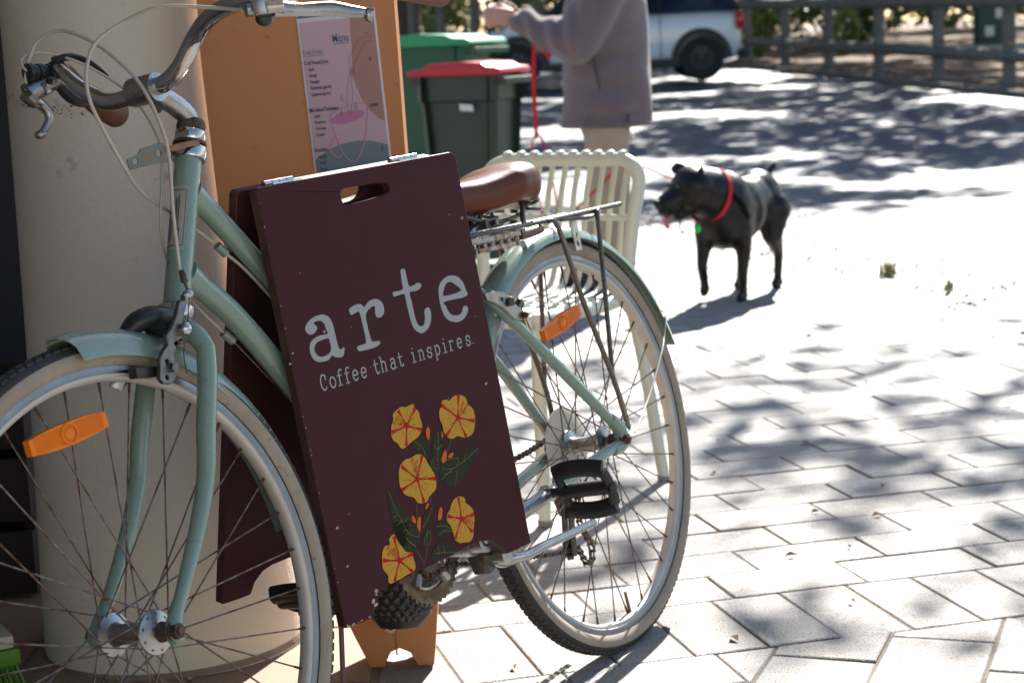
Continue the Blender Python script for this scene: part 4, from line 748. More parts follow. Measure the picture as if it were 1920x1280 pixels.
g=G().box((1.030,.028,.640),(.058,.014,.013),Matrix.Rotation(-.12,3,'Y'),ch=.003); part('brake_shoe',BLACKP,g,fb)
g=G().tube([(1.010,.046,.640),(1.010,.053,.640)],.006,6); part('brake_pad_nut',GRIME,g,fb)
g=G().ball((.976,.052,.682),(.0085,.006,.0085),14); g.tube([(.985,.050,.679),(.976,.050,.682)],.005,8); part('brake_bolt',CHROME,g,fb)
g=G().ball((.956,.048,.722),(.0085,.007,.006),12); g.tube([(.966,.048,.719),(.950,.048,.724)],.0045,8); part('cable_anchor',ALU,g,fb)
g=G().tube([(.945,.036,.752),(.948,.040,.738)],[.0035,.0045],8); g.tube([(.948,.040,.738),(.950,.044,.726)],.002,6); part('cable_ferrule',RUST,g,fb)
part('inner_cable',RUST,G().tube([(.950,.046,.724),(.972,.049,.680),(.985,.048,.655),(.992,.052,.628)],.0008,6,sm=4))
g=G().tube([(1.052,-.01,.629),(1.045,-.006,.640),(1.03,-.004,.650)],[.008,.012,.008],10,flat=(.4,1)); part('far_brake_shoe',ALU,g,fb)
g=plate([(.301,.634),(.274,.634),(.245,.628),(.229,.619),(.222,.607),(.206,.597),(.200,.583),(.212,.578),(.232,.583),(.247,.596),(.259,.606),(.279,.615),(.297,.622)],.046,.052,holes=[[(.262,.622),(.250,.620),(.250,.614),(.262,.616)]]); g.tube([(.27,-.03,.630),(.272,0,.650),(.268,.046,.628)],.006,10,sm=3)
rb=part('rear_brake_caliper',mat('worn_aluminium',(.34,.33,.32),.36,.9,(.20,.17,.15),60),g); b_=rb.modifiers.new('b','BEVEL'); b_.width=.0018; b_.segments=2; b_.limit_method='ANGLE'; g=G().ball((.238,.056,.612),(.008,.005,.008),10); g.ball((.204,.054,.586),(.006,.008,.006),10); part('brake_bolt',RUST,g,rb)
g=G().box((.190,.030,.590),(.055,.010,.012),Matrix.Rotation(.6,3,'Y'),ch=.003); part('brake_shoe',BLACKP,g,rb)
# ---------- saddle
n=26; V=[];F=[]; K=28
for i in range(n+1):
    t=i/n; x=.052+ .275*t
    wd=.070*math.sin(min(1,t/.20)*math.pi/2)**.55*(1-.0*t) if t<.35 else .070-.046*min(1,(t-.35)/.45)**.8
    if t>.92: wd*=math.sqrt(max(0,1-((t-.92)/.085)**2))
    top=.812+.016*math.exp(-((t-.22)/.25)**2)-.010*t+.010*max(0,t-.6)
    top-=.040*max(0,1-t/.12)**2
    dp=(.086-.040*t)*(1 if t>.14 else (.40+.60*math.sqrt(t/.14)))
    for k in range(K):
        a=2*math.pi*k/K; cy=math.cos(a); sz=math.sin(a)
        y=wd*math.copysign(abs(cy)**.75,cy); z=top-dp/2+ (dp/2)*math.copysign(abs(sz)**.7,sz)
        if sz<0: z=top-dp/2-(dp/2)*abs(sz)**.8*(.85 if abs(cy)<.7 else 1); y*=1-.16*abs(sz)
        V.append((x,y,z))
for i in range(n):
    for k in range(K): F.append((i*K+k,i*K+(k+1)%K,(i+1)*K+(k+1)%K,(i+1)*K+k))
F.append(tuple(range(K))); F.append(tuple(n*K+k for k in range(K)))
g=G().add(V,F); sd_=part('saddle',LEATH,g)
s2=sd_.modifiers.new('s','SUBSURF'); s2.levels=1; s2.render_levels=1
g=G()
for s in (-1,1): g.tube([(.085,s*.035,.768),(.10,s*.034,.752),(.12,s*.025,.738),(.20,s*.022,.736),(.27,s*.012,.758)],.0035,8,sm=5)
for s in (-1,1):
    pts=[(.095+.014*math.sin(k*1.05),s*.040+.013*math.cos(k*1.05),.742+.0028*k) for k in range(14)]; g.tube(pts,.0026,6,sm=3)
part('saddle_rails',STEELD,g,sd_)
g=G().box((.20,0,.735),(.04,.055,.016),ch=.004); g.tube([(.20,-.036,.735),(.20,.036,.735)],.005,8); part('saddle_clamp',STEELD,g,sd_)
part('seat_post',CHROME,G().tube([ST-Vector((-.01,0,.03)),(.215,0,.74)],.0128,16)); g=G().tube([ST+Vector((0,-.022,-.004)),ST+Vector((0,.022,-.004))],.006,10); g.tube([ST-Vector((-.002,0,.006)),ST+Vector((-.002,0,.006))],.0175,18); part('seat_clamp',CHROME,g)
# ---------- rack
g=G()
for s in (-1,1):
    g.tube([(.30,s*.03,.722),(.24,s*.045,.722),(.144,s*.048,.722),(.06,s*.050,.722),(-.166,s*.050,.724),(-.172,s*.046,.724)],.0042,10,sm=5)
g.tube([(-.166,-.05,.724),(-.166,.05,.724)],.0042,10)
for x in (-.10,-.02,.06,.12): g.tube([(x,-.05,.7215),(x,.05,.7215)],.0032,8)
g.tube([(-.09,.050,.716),(-.055,.056,.713),(-.02,.052,.716),(.03,.050,.719)],.0035,8,sm=4)
rk=part('rear_rack',STEELD,g)
g=G().tube([(.12,.036,.757),(.124,.040,.750),(.140,.046,.730),(.136,.048,.722),(.12,.048,.722)],.0045,10,sm=4); part('rack_hook',STEELD,g,rk); part('rack_hook',STEELD,G().tube([(.12,-.036,.757),(.124,-.040,.750),(.140,-.046,.730),(.136,-.048,.722),(.12,-.048,.722)],.0045,10,sm=4),rk)
for s in (-1,1):
    g=G().tube([(.075,s*.052,.720),(.056,s*.058,.708),(.031,s*.062,.586),(-.012,s*.066,.446),(-.022,s*.070,.372)],[.0042,.0045,.0048,.0045,.005],10,sm=4); g.ball((-.022,s*.071,.366),(.009,.003,.011),10); part('rack_stay',STEELD,g,rk)
    g=G().tube([(-.100,s*.051,.722),(-.080,s*.058,.715),(-.066,s*.060,.66),(-.030,s*.064,.52),(-.012,s*.066,.455)],.0042,10,sm=4); part('rack_stay',STEELD,g,rk)
g=G(); O=[(-.010,-.045),(.010,-.045),(.012,0),(.010,.012),(-.010,.012)]; g.prism([(p[0],p[1]) for p in O],-.001,.001,holes=[hol(0,-.034,.005,.005),hol(0,-.020,.005,.005),hol(0,-.006,.005,.005)],xf=lambda v:Vector((-.100,v.x+.012,.706+v.y))+Vector((v.z,0,0))); 
g=G().prism(O,-.001,.001,holes=[hol(0,-.034,.004,.005),hol(0,-.020,.004,.005)],xf=lambda v:Vector((-.045+v.x,.030+v.z,.708+v.y))); part('rear_lamp_tab',ALU,g,rk,smooth=False)
g=G().tube([(.128,.026,.708),(.10,.026,.7085),(.075,.026,.7095),(.06,.026,.7105)],.0085,12); part('rack_spring_bar',mat('brownish_bar',(.16,.10,.08),.4,.4),g,rk)
g=G().box((.22,.034,.712),(.15,.014,.010),ch=.002); g.box((.215,.036,.700),(.11,.004,.014),ch=.001)
for k in range(5): g.ball((.165+.024*k,.041,.703),(.004,.003,.004),8)
for k in range(3): g.tube([(.15+.045*k,.034,.706),(.15+.045*k,.034,.692)],.004,6)
part('rack_mount_plate',mat('corroded_chrome',(.35,.32,.28),.4,.9,(.18,.10,.06),90,contrast=.1),g,rk)
# ---------- drivetrain
def ring(g,c,r_in,r_out,teeth,y0,y1,tooth=.004,n=None,holes=()):
    n=teeth*4; O=[]
    for i in range(n):
        a=2*math.pi*i/n; r=r_out+(tooth if i%4 in (0,) else (tooth*.75 if i%4 in (1,) else -tooth*.2)); O.append((r*math.cos(a),r*math.sin(a)))
    H=[[(r_in*math.cos(2*math.pi*i/40),r_in*math.sin(2*math.pi*i/40)) for i in range(40)]]+list(holes)
    return g.prism(O,y0,y1,holes=H,xf=lambda v:Vector((c[0]+v.x,v.z,c[2]+v.y)))
CRS=mat('rusty_chainring',(.20,.17,.13),.42,.9,(.12,.07,.045),40,.0003,150,contrast=.1)
g=ring(G(),BB,.066,.086,44,-.047,-.044)
cr=part('chainring',CRS,g,smooth=False)
g=G()
for k in range(5):
    a=2*math.pi*k/5+.4; c,s=math.cos(a),math.sin(a)
    g.tube([(BB.x+c*.012,-.046,BB.z+s*.012),(BB.x+c*.045,-.047,BB.z+s*.045),(BB.x+c*.070,-.046,BB.z+s*.070)],[.013,.008,.010],8,flat=None)
g.lathe([(.070,-.0012),(.062,-.0012),(.062,.0016),(.070,.0016)],(BB.x,-.0485,BB.z),(0,1,0),40,closed=True); part('crank_spider',ALU,g,cr)
CD=Vector((-.173,0,.030)).normalized()
for s in (1,-1):
    dv=CD*s; b0=BB+Vector((0,s*.050,0)); b1=BB+dv*.085+Vector((0,s*.063,0)); b2=BB+dv*.172+Vector((0,s*.078,0))
    g=G().tube([b0-dv*.012,b0,b1,b2,b2+dv*.010],[.010,.0165,.0105,.012,.008],14,sm=5,flat=(1,.8)); g.tube([b0-Vector((0,s*.014,0)),b0+Vector((0,s*.014,0))],.0185,20); g.tube([b2-Vector((0,s*.008,0)),b2+Vector((0,s*.008,0))],.0128,16)
    ck=part('crank_arm',ALU,g); part('crank_bolt',BLACKP,G().tube([b0+Vector((0,s*.013,0)),b0+Vector((0,s*.0146,0))],.010,16),ck)
    # pedal
    pc=b2+Vector((0,s*.064,0)); pe=empty('pedal',parent=bike); tl=-1.22 if s>0 else -.55
    R=Matrix.Rotation(tl,3,'Y')
    def PX(x,y,z): return pc+R@Vector((x,y*s,z))
    g=G().tube([b2+Vector((0,s*.006,0)),b2+Vector((0,s*.03,0))],[.008,.0065],12); g.tube([PX(0,-.040,0),PX(0,.046,0)],.0115,14); ped=g.build('pedal_body',BLACKP,pe)
    for q in (-1,1):
        g=G()
        g.tube([PX(q*.030,-.040,.004*0),PX(q*.036,-.020,0),PX(q*.037,.012,0),PX(q*.031,.044,0)],[.010,.010,.010,.010],8,sm=4,flat=(.55,1.35))
        g.tube([PX(q*.024,-.036,0),PX(q*.012,-.034,0),PX(0,-.036,0)],.0075,8); g.tube([PX(q*.028,.043,0),PX(q*.012,.046,0),PX(0,.046,0)],.0085,8)
        g.build('pedal_cage',BLACKP,pe)
        if s<0: G().box(PX(q*.0395,.0,0),(.003,.045,.012),R,ch=.001).build('pedal_reflector',mat('amber_reflector',(.30,.13,.02),.3,0,coat=.5),pe)
    G().ball(PX(0,.050,0),(.011,.007,.011),12).build('pedal_end_cap',BLACKP,pe)
# BB end cup
part('bottom_bracket_cup',ALU,G().tube([BB+Vector((0,.030,0)),BB+Vector((0,.041,0))],.0225,24))
# kickstand (folded up)
g=G().box((.405,.030,.255),(.05,.03,.035),Matrix.Rotation(.3,3,'Y'),ch=.004); g.tube([(.42,.01,.262),(.40,.05,.250)],.012,12); kb=part('kickstand_bracket',STEELD,g)
g=G().tube([(.412,.052,.255),(.398,.054,.246),(.376,.060,.242),(.340,.062,.238),(.306,.064,.240),(.23,.068,.240),(.150,.072,.241)],[.014,.013,.0085,.0075,.007,.0068,.0062],14,sm=5); g.tube([(.409,.042,.254),(.409,.070,.254)],.0135,18); part('kickstand',ALU,g)
# rear sprockets, protector disc, chain, derailleur
C0=Vector((0,0,R0))
g=G().lathe([(.018,0),(.056,-.002),(.0655,-.004),(.0665,-.0035),(.0665,-.0028),(.056,-.0006),(.018,.0015)],C0+Vector((-.0,-.0375,0)),(0,1,0),56)
part('spoke_protector',mat('cream_plastic_disc',(.66,.62,.50),.45,0,(.55,.50,.38),25,.0002,60,rvar=.06),g,wr if 0 else bike)
g=G()
for i,(t,r) in enumerate(((28,.056),(24,.048),(20,.040),(17,.034),(14,.028))): ring(g,C0,.012,r-.003,t,-.0445-.0042*i,-.0430-.0042*i,.0035)
part('freewheel',CHAINM,g,smooth=False)
def chainpath(P,nm):
    P=cat(P,16); L=[0]
    for a,b in zip(P,P[1:]): L.append(L[-1]+(b-a).length)
    def at_(s):
        i=max(0,min(len(P)-2,int(np.searchsorted(L,s))-1)); t=(s-L[i])/max(L[i+1]-L[i],1e-9); return P[i].lerp(P[i+1],min(max(t,0),1))
    g=G(); p=.0127; k=0; s=0
    while s+p<L[-1]:
        a,b=at_(s),at_(s+p); dv=(b-a).normalized(); q=Vector((0,1,0)); nn=dv.cross(q).normalized()
        w=.0042 if k%2 else .0028
        for sd__ in (-1,1):
            c=(a+b)/2+q*sd__*w; h1,h2=.0042,.0028
            O=[(-.0092,-h2),(-.0063,-h1),(-.002,-h2*.9),(.002,-h2*.9),(.0063,-h1),(.0092,-h2),(.0092,h2),(.0063,h1),(.002,h2*.9),(-.002,h2*.9),(-.0063,h1),(-.0092,h2)]
            g.prism(O,-.0005,.0005,xf=lambda v:c+dv*v.x+nn*v.y+q*v.z)
        g.tube([a-q*.0052,a+q*.0052],.0021,6); k+=1; s+=p
    part(nm,CHAINM,g,smooth=False,kind='stuff')
yc=-.0455
yi=-.0395
ring(g_:=G(),BB,.026,.0435,22,-.041,-.038,.003); part('inner_chainring',CRS,g_,cr,smooth=False)
chainpath([(BB.x+.02,yi,BB.z+.042),(BB.x-.01,yi,BB.z+.045),(.25,-.043,.352),(.124,-.045,.359),(.015,-.047,.371),(-.008,-.047,.373)],'chain')
arc=[(BB.x+.045*math.cos(a),yi,BB.z+.045*math.sin(a)) for a in np.linspace(math.radians(70),math.radians(-92),12)]
chainpath(arc,'chain')
jy=-.058
chainpath([(BB.x,yi,BB.z-.045),(.39,-.042,.243),(.30,-.047,.222),(.16,-.055,.196),(.06,jy,.178),(.022,jy,.176)],'chain')
chainpath([(-.026,-.050,.352),(-.030,-.052,.310),(-.028,-.056,.255),(-.022,jy,.215),(-.035,jy,.185),(-.046,jy,.160),(-.040,jy,.142),(-.022,jy,.138),(-.010,jy,.155),(.0,jy,.172),(.022,jy,.176)],'chain')
g=G().tube([(-.005,-.066,.335),(-.012,-.070,.305),(-.005,-.072,.280),(.004,-.066,.262)],[.010,.012,.013,.011],10,sm=4); g.box((.002,-.066,.255),(.030,.020,.045),Matrix.Rotation(.3,3,'Y'),ch=.004); g.box((.012,-.066,.215),(.016,.004,.085),Matrix.Rotation(-.25,3,'Y'),ch=.0015); g.box((.016,-.052,.205),(.016,.004,.085),Matrix.Rotation(-.25,3,'Y'),ch=.0015)
dr=part('rear_derailleur',CHAINM,g)
for cx_q,cz_q in ((.008,.245),(.024,.178)): part('jockey_wheel',BLACKP,ring(G(),(cx_q,0,cz_q),.003,.018,11,-.0605,-.0565,.003),dr,smooth=False)
# ================================================= SANDWICH BOARD
ex=Vector((.61487512,.78734009,.04499086)).normalized(); up_=Vector((-.1470576,.05842207,.9874011)).normalized(); ya=up_.cross(ex).normalized()
SM=Matrix((ex,ya,up_)).transposed().to_4x4(); SM.translation=Vector((-.3223,2.5031,.8335)); SM=SM@Matrix.Scale(1.0462,4)
sb=empty('sandwich_board',mw=SM,label='dark maroon folding cafe sign straddling the green bicycle frame',category='sandwich board')
SW,SH,STH=.390,.565,.014
mmv=lambda P:[(p[0]/1000,p[1]/1000) for p in P]
def rounded(P,r=.006):
    return P
NB=mmv(DATA['notch'])
out=[(.004,0),(SW-.012,0),(SW-.004,-.003),(SW,-.010)]+[(SW,-SH+.003)]+[(p[0],p[1]) for p in reversed(NB[1:-1])]+[(0,-SH+.001),(0,-.004)]
slot=[(p.x,p.y) for p in cat([(a,b,0) for a,b in mmv(DATA['slot'])],3,True)]
def panel(nm,par):
    g=G().prism(out,0,STH,holes=[slot],xf=lambda v:Vector((v.x,v.z,v.y))); o=g.build(nm,[MAROON,MAREDGE,CHIP],par,smooth=True)
    b=o.modifiers.new('b','BEVEL'); b.width=.0012; b.segments=2; b.limit_method='ANGLE'; b.angle_limit=math.radians(50); 
    for p in o.data.polygons:
        if abs(p.normal.y)<.5: p.material_index=1
    return o
fp=panel('front_panel',sb)
rp_=panel('rear_panel',sb); rp_.matrix_local=Matrix.Translation((0,.034,0))@Matrix.Rotation(math.radians(19.3),4,'X')@Matrix.Identity(4)
# top batten and hinges
for x0,x1 in ((.032,.084),(.274,.328)):
    g=G().tube([(x0,.019,.0035),(x1,.019,.0035)],.0042,14)
    g.box(((x0+x1)/2,.009,.0012),(x1-x0,.016,.0016)); g.box(((x0+x1)/2,.031,-.001),(x1-x0,.016,.0016),Matrix.Rotation(math.radians(10),3,'X'))
    h=g.build('hinge',CHROME,sb)
    for k in range(3): G().tube([(x0+(x1-x0)*(k+1)/4-.0004,.019,.0035),(x0+(x1-x0)*(k+1)/4+.0004,.019,.0035)],.0044,12).build('knuckle_gap',RUST,h)
# printed art on the front face (y just in front of the panel)
F_=lambda z:(lambda v:Vector((v.x,-.0003-z*.00018,v.y)))
def flat(nm,m,polys,z,par=fp):
    g=G()
    for P in polys: 
        outer,*hs=P; loops=[[Vector((p[0],p[1],0)) for p in L_] for L_ in P]; tr=tessellate_polygon(loops); al=[p for L_ in loops for p in L_]
        g.add([F_(z)(v) for v in al],[tuple(t) for t in tr])
    return g.build(nm,m,par,smooth=False,fix=False)
crv=lambda P,n=4:[(p.x,p.y) for p in cat([(a,b,0) for a,b in mmv(P)],n,True)]
for L_ in DATA['letters']: flat('letter',LETTER,[[crv(l,4) for l in L_]],0)
# stroke lettering for the tag line; unit mm, x-height 14, cap 20, typewriter serifs
def arc(cx,cy,rx,ry,a0,a1,n=12): return [(cx+rx*math.cos(math.radians(a0+(a1-a0)*i/n)),cy+ry*math.sin(math.radians(a0+(a1-a0)*i/n))) for i in range(n+1)]
GL={
'C':[arc(0.3,9.8,6.0,9.8,42,318,18),[(5.2,12.6),(5.2,18.6)]],
'o':[arc(0,6.6,5.6,6.8,0,360,20)],
'f':[[(-1,0),(-1,13.5)]+arc(3.2,14.5,4.2,5.2,180,50,7),[(-4.5,0),(2.8,0)],[(-4.5,12.6),(4,12.6)]],
'e':[[(-4.8,7.0),(5.0,7.0)]+arc(0,6.8,5.2,6.7,2,320,18)],
't':[[(-1.2,18),(-1.2,4)]+arc(2.2,4.2,3.4,4.2,180,330,8),[(-4.8,12.6),(4.6,12.6)]],
'h':[[(-4,0),(-4,20)],[(-6.2,20),(-4,20)],[(-6,0),(-2,0)],[(-4,9)]+arc(0.2,9,4.2,4.4,160,0,8)+[(4.4,0)],[(2.2,0),(6.4,0)]],
'a':[arc(-.4,10.2,4.2,3.4,160,0,8)+[(3.8,2.5),(4.4,.4),(6.2,.4)],arc(-.9,3.9,4.4,4.2,48,330,14)+[(3.6,3.4)]],
'i':[[(0,0),(0,13.2),(-3.2,13.2)],[(-3.8,0),(3.8,0)],[(-.2,18.6),(.2,18.7)]],
'n':[[(-4,0),(-4,13.2)],[(-6,13.2),(-4,13.2)],[(-6,0),(-2,0)],[(-4,8.6)]+arc(.2,9,4.2,4.4,160,0,8)+[(4.4,0)],[(2.4,0),(6.4,0)]],
's':[[(4.6,9.4),(4.6,12.6)],arc(.1,9.9,4.3,3.5,30,200,9)+[(-2.5,7.6),(2.5,6.0)]+arc(.2,3.5,4.4,3.6,25,-160,9),[(-4.6,4.2),(-4.6,.8)]],
'p':[[(-4,-6),(-4,13.2)],[(-6,13.2),(-4,13.2)],[(-6.2,-6),(-1.6,-6)],arc(.4,6.7,4.9,6.5,155,-150,16)],
'r':[[(-2.6,0),(-2.6,13.2)],[(-5,13.2),(-2.6,13.2)],[(-5,0),(1,0)],[(-2.6,8.4)]+arc(1.6,9.0,4.0,4.3,160,40,7)],
'.':[[(-.3,.9),(.3,.9)]]}
s='Coffee that inspires.'; xs=[q[0] for q in DATA['tagx']]; xs[9]=196.8; xs[10]=223.5; xs[11]=239.5; k=0
for ch in s:
    if ch==' ': continue
    g=G()
    for st in GL[ch]:
        P=[((xs[k]+p[0]*.88)/1000,(-266.2+p[1])/1000) for p in st]; wd=.0021 if len(st)>2 or abs(st[0][0]-st[-1][0])<.1 else .0017
        if ch=='.' or (ch=='i' and st[0][1]>15): g.disc(P[0],.0013,0,12,xf=F_(0))
        else: g.ribbon(P,wd,0,xf=F_(0),sm=0)
        for q in (P[0],P[-1]): g.disc(q,wd*.52,0,8,xf=F_(0))
    g.build('letter',LETTER,fp,smooth=False,fix=False); k+=1
# flowers
for P in DATA['stems']:
    g=G(); g.ribbon(mmv(P),.0022,0,xf=F_(0)); g.build('printed_stem',mat('printed_stem_brown',(.035,.02,.018),.5),fp,smooth=False,fix=False)
for P in DATA['leaves']: flat('printed_leaf',LEAFP,[[crv(P,3)]],1)
g=G()
for P in DATA['veins']: g.ribbon(mmv(P),.00055,0,xf=F_(2.0))
g.build('leaf_veins',VEINP,fp,smooth=False,fix=False)
for P in DATA['buds']:
    b_=flat('printed_bud',BUDP,[[crv(P,3)]],2.4); c0=mmv(P); g=G(); g.ribbon([c0[0],((c0[1][0]+c0[3][0])/2,(c0[1][1]+c0[3][1])/2),c0[3]],.0005,0,xf=F_(2.9)); g.build('bud_line',REDP,b_,smooth=False,fix=False)
for O,c0,rays,sta in DATA['flowers']:
    fl=flat('printed_flower',YEL,[[crv(O,4)]],3); c0=(c0[0]/1000,c0[1]/1000); g=G()
    for r in mmv(rays):
        m_=((c0[0]*.5+r[0]*.5)+.0012*(r[1]-c0[1])*20*.05,(c0[1]+r[1])/2); g.ribbon([c0,m_,r],[.0044,.0017,.0066],0,xf=F_(3.6))
    g.disc(c0,.0042,0,16,xf=F_(3.7))
    R2=random.Random(int(abs(c0[0])*1e5)); O2=mmv(O)
    for i in range(0,len(O2),2):
        p=O2[i]; a=(c0[0]+(p[0]-c0[0])*.35,c0[1]+(p[1]-c0[1])*.35); b=(c0[0]+(p[0]-c0[0])*.62,c0[1]+(p[1]-c0[1])*.62); g.ribbon([a,b],[.0009,.0005],0,xf=F_(3.8),sm=0)
        q=(c0[0]+(p[0]-c0[0])*.72+.001,c0[1]+(p[1]-c0[1])*.72); q2=(c0[0]+(p[0]-c0[0])*.84+.001,c0[1]+(p[1]-c0[1])*.84); g.ribbon([q,q2],[.0004,.0006],0,xf=F_(3.8),sm=0)
    for t_ in mmv(sta):
        for dx,dy in ((0,0),(.003,.002),(-.003,-.001)):
            e_=(t_[0]+dx,t_[1]+dy); g.ribbon([c0,((c0[0]+e_[0])/2+.0008,(c0[1]+e_[1])/2),e_],.00035,0,xf=F_(3.8))
            V=[];n=10
            for i in range(n): 
                a=2*math.pi*i/n
                for r in (.0011,.0016): V.append(F_(3.8)(Vector((e_[0]+r*math.cos(a),e_[1]+r*math.sin(a),0))))
            g.add(V,[(2*i,2*i+1,2*((i+1)%n)+1,2*((i+1)%n)) for i in range(n)])
    g.build('flower_lines',REDP,fl,smooth=False,fix=False)
# paint chips on face and along the edges
g=G(); R2=random.Random(11)
def chip(x,y,s):
    n=8; P=[(x+s*R2.uniform(.5,1.1)*math.cos(2*math.pi*i/n)*1.3,y+s*R2.uniform(.5,1.1)*math.sin(2*math.pi*i/n)) for i in range(n)]
    g.add([F_(1)(Vector((a,b,0))) for a,b in P],[tuple(range(n))])
for p in mmv(DATA['chips']): chip(p[0],p[1],R2.choice((.0012,.0018,.0024)))
for i in range(46):
    chip(R2.choice((.0012,SW-.0012,R2.uniform(0,SW))),R2.uniform(-SH+.06,-.004),R2.uniform(.0003,.0010))
for i in range(46): chip(R2.choice((R2.uniform(.002,.052),R2.uniform(.34,.386))),-SH+abs(R2.gauss(0,.0012))+.0006,R2.uniform(.0004,.0016))
for x,y_ in ((.060,.013),(.0575,.0185),(.066,.030)): chip(x,-SH+y_,.0034)
g.build('paint_chips',CHIP,fp,smooth=False,fix=False,kind='stuff')
# thin support stick under the near left corner
part_=G().tube([(.002,.010,-SH+.004),(-.012,.020,-SH-.10),(-.022,.028,-SH-.27)],.0042,8,flat=(1,.6)).build('prop_stick',mat('brown_stick',(.09,.04,.03),.6),sb)
# ================================================= CAFE CHAIR
fwd=Vector((-.5,-.866,0)); side=Vector((.866,-.5,0))
CM=Matrix((side,-fwd,Vector((0,0,1)))).transposed().to_4x4(); CM.translation=Vector((.268,4.31,0))   # x to the picture's right, y to the chair's back
ch=empty('cafe_chair',mw=CM,label='pale sage metal chair with slatted back behind the rear wheel',category='chair')
CWD=.385
def XB(t,w=CWD): return -w*(1-t)
# side tubes + top rail in one bent frame
g=G()
bow=lambda x:.035*(1-((x+CWD/2)/(CWD/2))**2)
TZ=.728
top=[(-CWD+.004,.000,.43),(-CWD-.006,.030,.59),(-CWD-.008,.055,.675),(-CWD+.006,.062,.711)]+[(x,.064+bow(x)*.6,TZ) for x in np.linspace(-CWD+.045,-.040,7)]+[(-.006,.062,.711),(.006,.055,.675),(.000,.030,.59),(-.012,.004,.43)]
g.tube(top,.0155,16,sm=5); g.build('back_frame',CHAIRM,ch)
g=G().tube([(-.004,.004,.45),(-.004,-.03,.425),(-.004,-.20,.425),(-.004,-.40,.435),(-.012,-.43,.432),(-.04,-.44,.432),(-CWD+.04,-.44,.432),(-CWD+.012,-.43,.432),(-CWD+.004,-.40,.435),(-CWD+.004,-.03,.425),(-CWD+.004,.004,.45)],.0150,14,sm=5); g.build('seat_frame',CHAIRM,ch)
sl=G()
P=[(0,.0545,TZ+.018),(0,.085,TZ+.012),(0,.086,TZ-.012),(0,.076,TZ-.04),(0,.058,.645),(0,.040,.57),(0,.020,.50),(0,-.005,.452),(0,-.045,.437),(0,-.12,.434),(0,-.25,.437),(0,-.36,.445),(0,-.43,.452),(0,-.455,.437),(0,-.452,.418)]
P=[(0,.047,TZ+.010),(0,.060,TZ+.020),(0,.078,TZ+.014)]+P[2:]
sl.tube(P,.0073,8,sm=3,flat=(1.05,.32)); slm=sl.mesh('slat',CHAIRM)
for i in range(10):
    x=-CWD+.045+(CWD-.085)*i/9; o=link('slat',slm,ch,(x,bow(x)*.6,0))
for nm,Pt in (('leg',[(-.004,.0,.44),(.020,.02,.28),(.056,.035,.0)]),('leg',[(-CWD+.004,.0,.44),(-CWD-.018,.02,.28),(-CWD-.05,.035,.0)]),('leg',[(-.02,-.40,.43),(-.012,-.41,.28),(-.006,-.42,.0)]),('leg',[(-CWD+.02,-.40,.43),(-CWD+.012,-.41,.28),(-CWD+.006,-.42,.0)])):
    l=G().tube(Pt,[.0150,.0145,.0135],14,sm=5).build('leg',CHAIRM,ch); G().tube([Pt[-1],(Pt[-1][0],Pt[-1][1],.012)],.0155,12).build('foot_cap',mat('grey_foot',(.2,.2,.19),.6),l)
g=G().tube([(-.01,.035,.60),(-CWD+.01,.035,.60)],.0075,10); g.tube([(-.006,.012,.50),(.010,.014,.50)],.007,10); g.build('cross_rail',CHAIRM,ch)
# ================================================= WHEELIE BINS
def bin_(x,y,z,rot,h,wd,dp,mb,ml,label,rim=None):
    e=empty('wheelie_bin',(x,y,z),label=label,category='bin',group='wheelie bins by the road'); e.rotation_euler=(0,0,rot)
    k=.80
    g=G(); hb_=h*.90
    V=[]
    for (zz,s) in ((.04,k),(hb_*.25,k+.05),(hb_*.86,.985),(hb_*.87,1.04),(hb_,1.04),(hb_,.96),(hb_*.3,.8)):
        for sx,sy in ((-1,-1),(1,-1),(1,1),(-1,1)):
            for q in (0,1):
                cx_=sx*wd/2*s; cy_=sy*dp/2*s; r=.03
                if (sx*sy>0)==(q==0): V.append((cx_-sx*r,cy_,zz))
                else: V.append((cx_,cy_-sy*r,zz))
    F=[tuple(range(8))]
    for l in range(6):
        for i in range(8): F.append((l*8+i,l*8+(i+1)%8,(l+1)*8+(i+1)%8,(l+1)*8+i))
    F.append(tuple(48+i for i in range(8)))
    g.add(V,F); b=g.build('body',mb,e)
    g=G()
    pr=[(-dp*.62,hb_+.012),(-dp*.56,hb_+.028),(-dp*.40,hb_+.034),(-dp*.34,hb_+.052),(dp*.1,hb_+.058),(dp*.36,hb_+.05),(dp*.42,hb_+.034),(dp*.56,hb_+.028),(dp*.60,hb_+.006),(dp*.56,hb_-.004),(-dp*.60,hb_-.002)]
    g.prism(pr,-wd*.54,wd*.54,xf=lambda v:Vector((v.z,-v.x,v.y))); l=g.build('lid',ml,e); bb=l.modifiers.new('b','BEVEL'); bb.width=.014; bb.segments=3
    g=G().box((0,-dp*.60,hb_-.03),(wd*.95,.03,.03),ch=.008); g.build('front_lip',mb,e)
    g=G().tube([(-wd*.42,dp*.60,hb_+.01),(wd*.42,dp*.60,hb_+.01)],.016,12); 
    for s in (-1,0,1): g.box((s*wd*.36,dp*.55,hb_-.01),(.035,.10,.06),ch=.008)
    g.build('handle',mb,e)
    for s in (-1,1): 
        g=G().lathe([(.0,-.02),(.09,-.02),(.1,-.01),(.1,.01),(.09,.02),(0,.02)],(s*wd*.42,dp*.40,.1),(1,0,0),24); g.build('wheel',BLACKP,e)
    return e
b1=bin_(-.135,8.75,0,math.radians(66),.955,.33,.38,BINBODY,BINR,'small dark green wheelie bin with a red lid')
g=G().box((-.2285,-.05,.72),(.002,.06,.028)); 
st=G().add([(-.1665,-.02,.705),(-.1665,-.085,.700),(-.1675,-.082,.728),(-.1675,-.018,.735)],[(0,1,2,3)]).build('white_sticker',WHITEP,b1,smooth=False,fix=False)
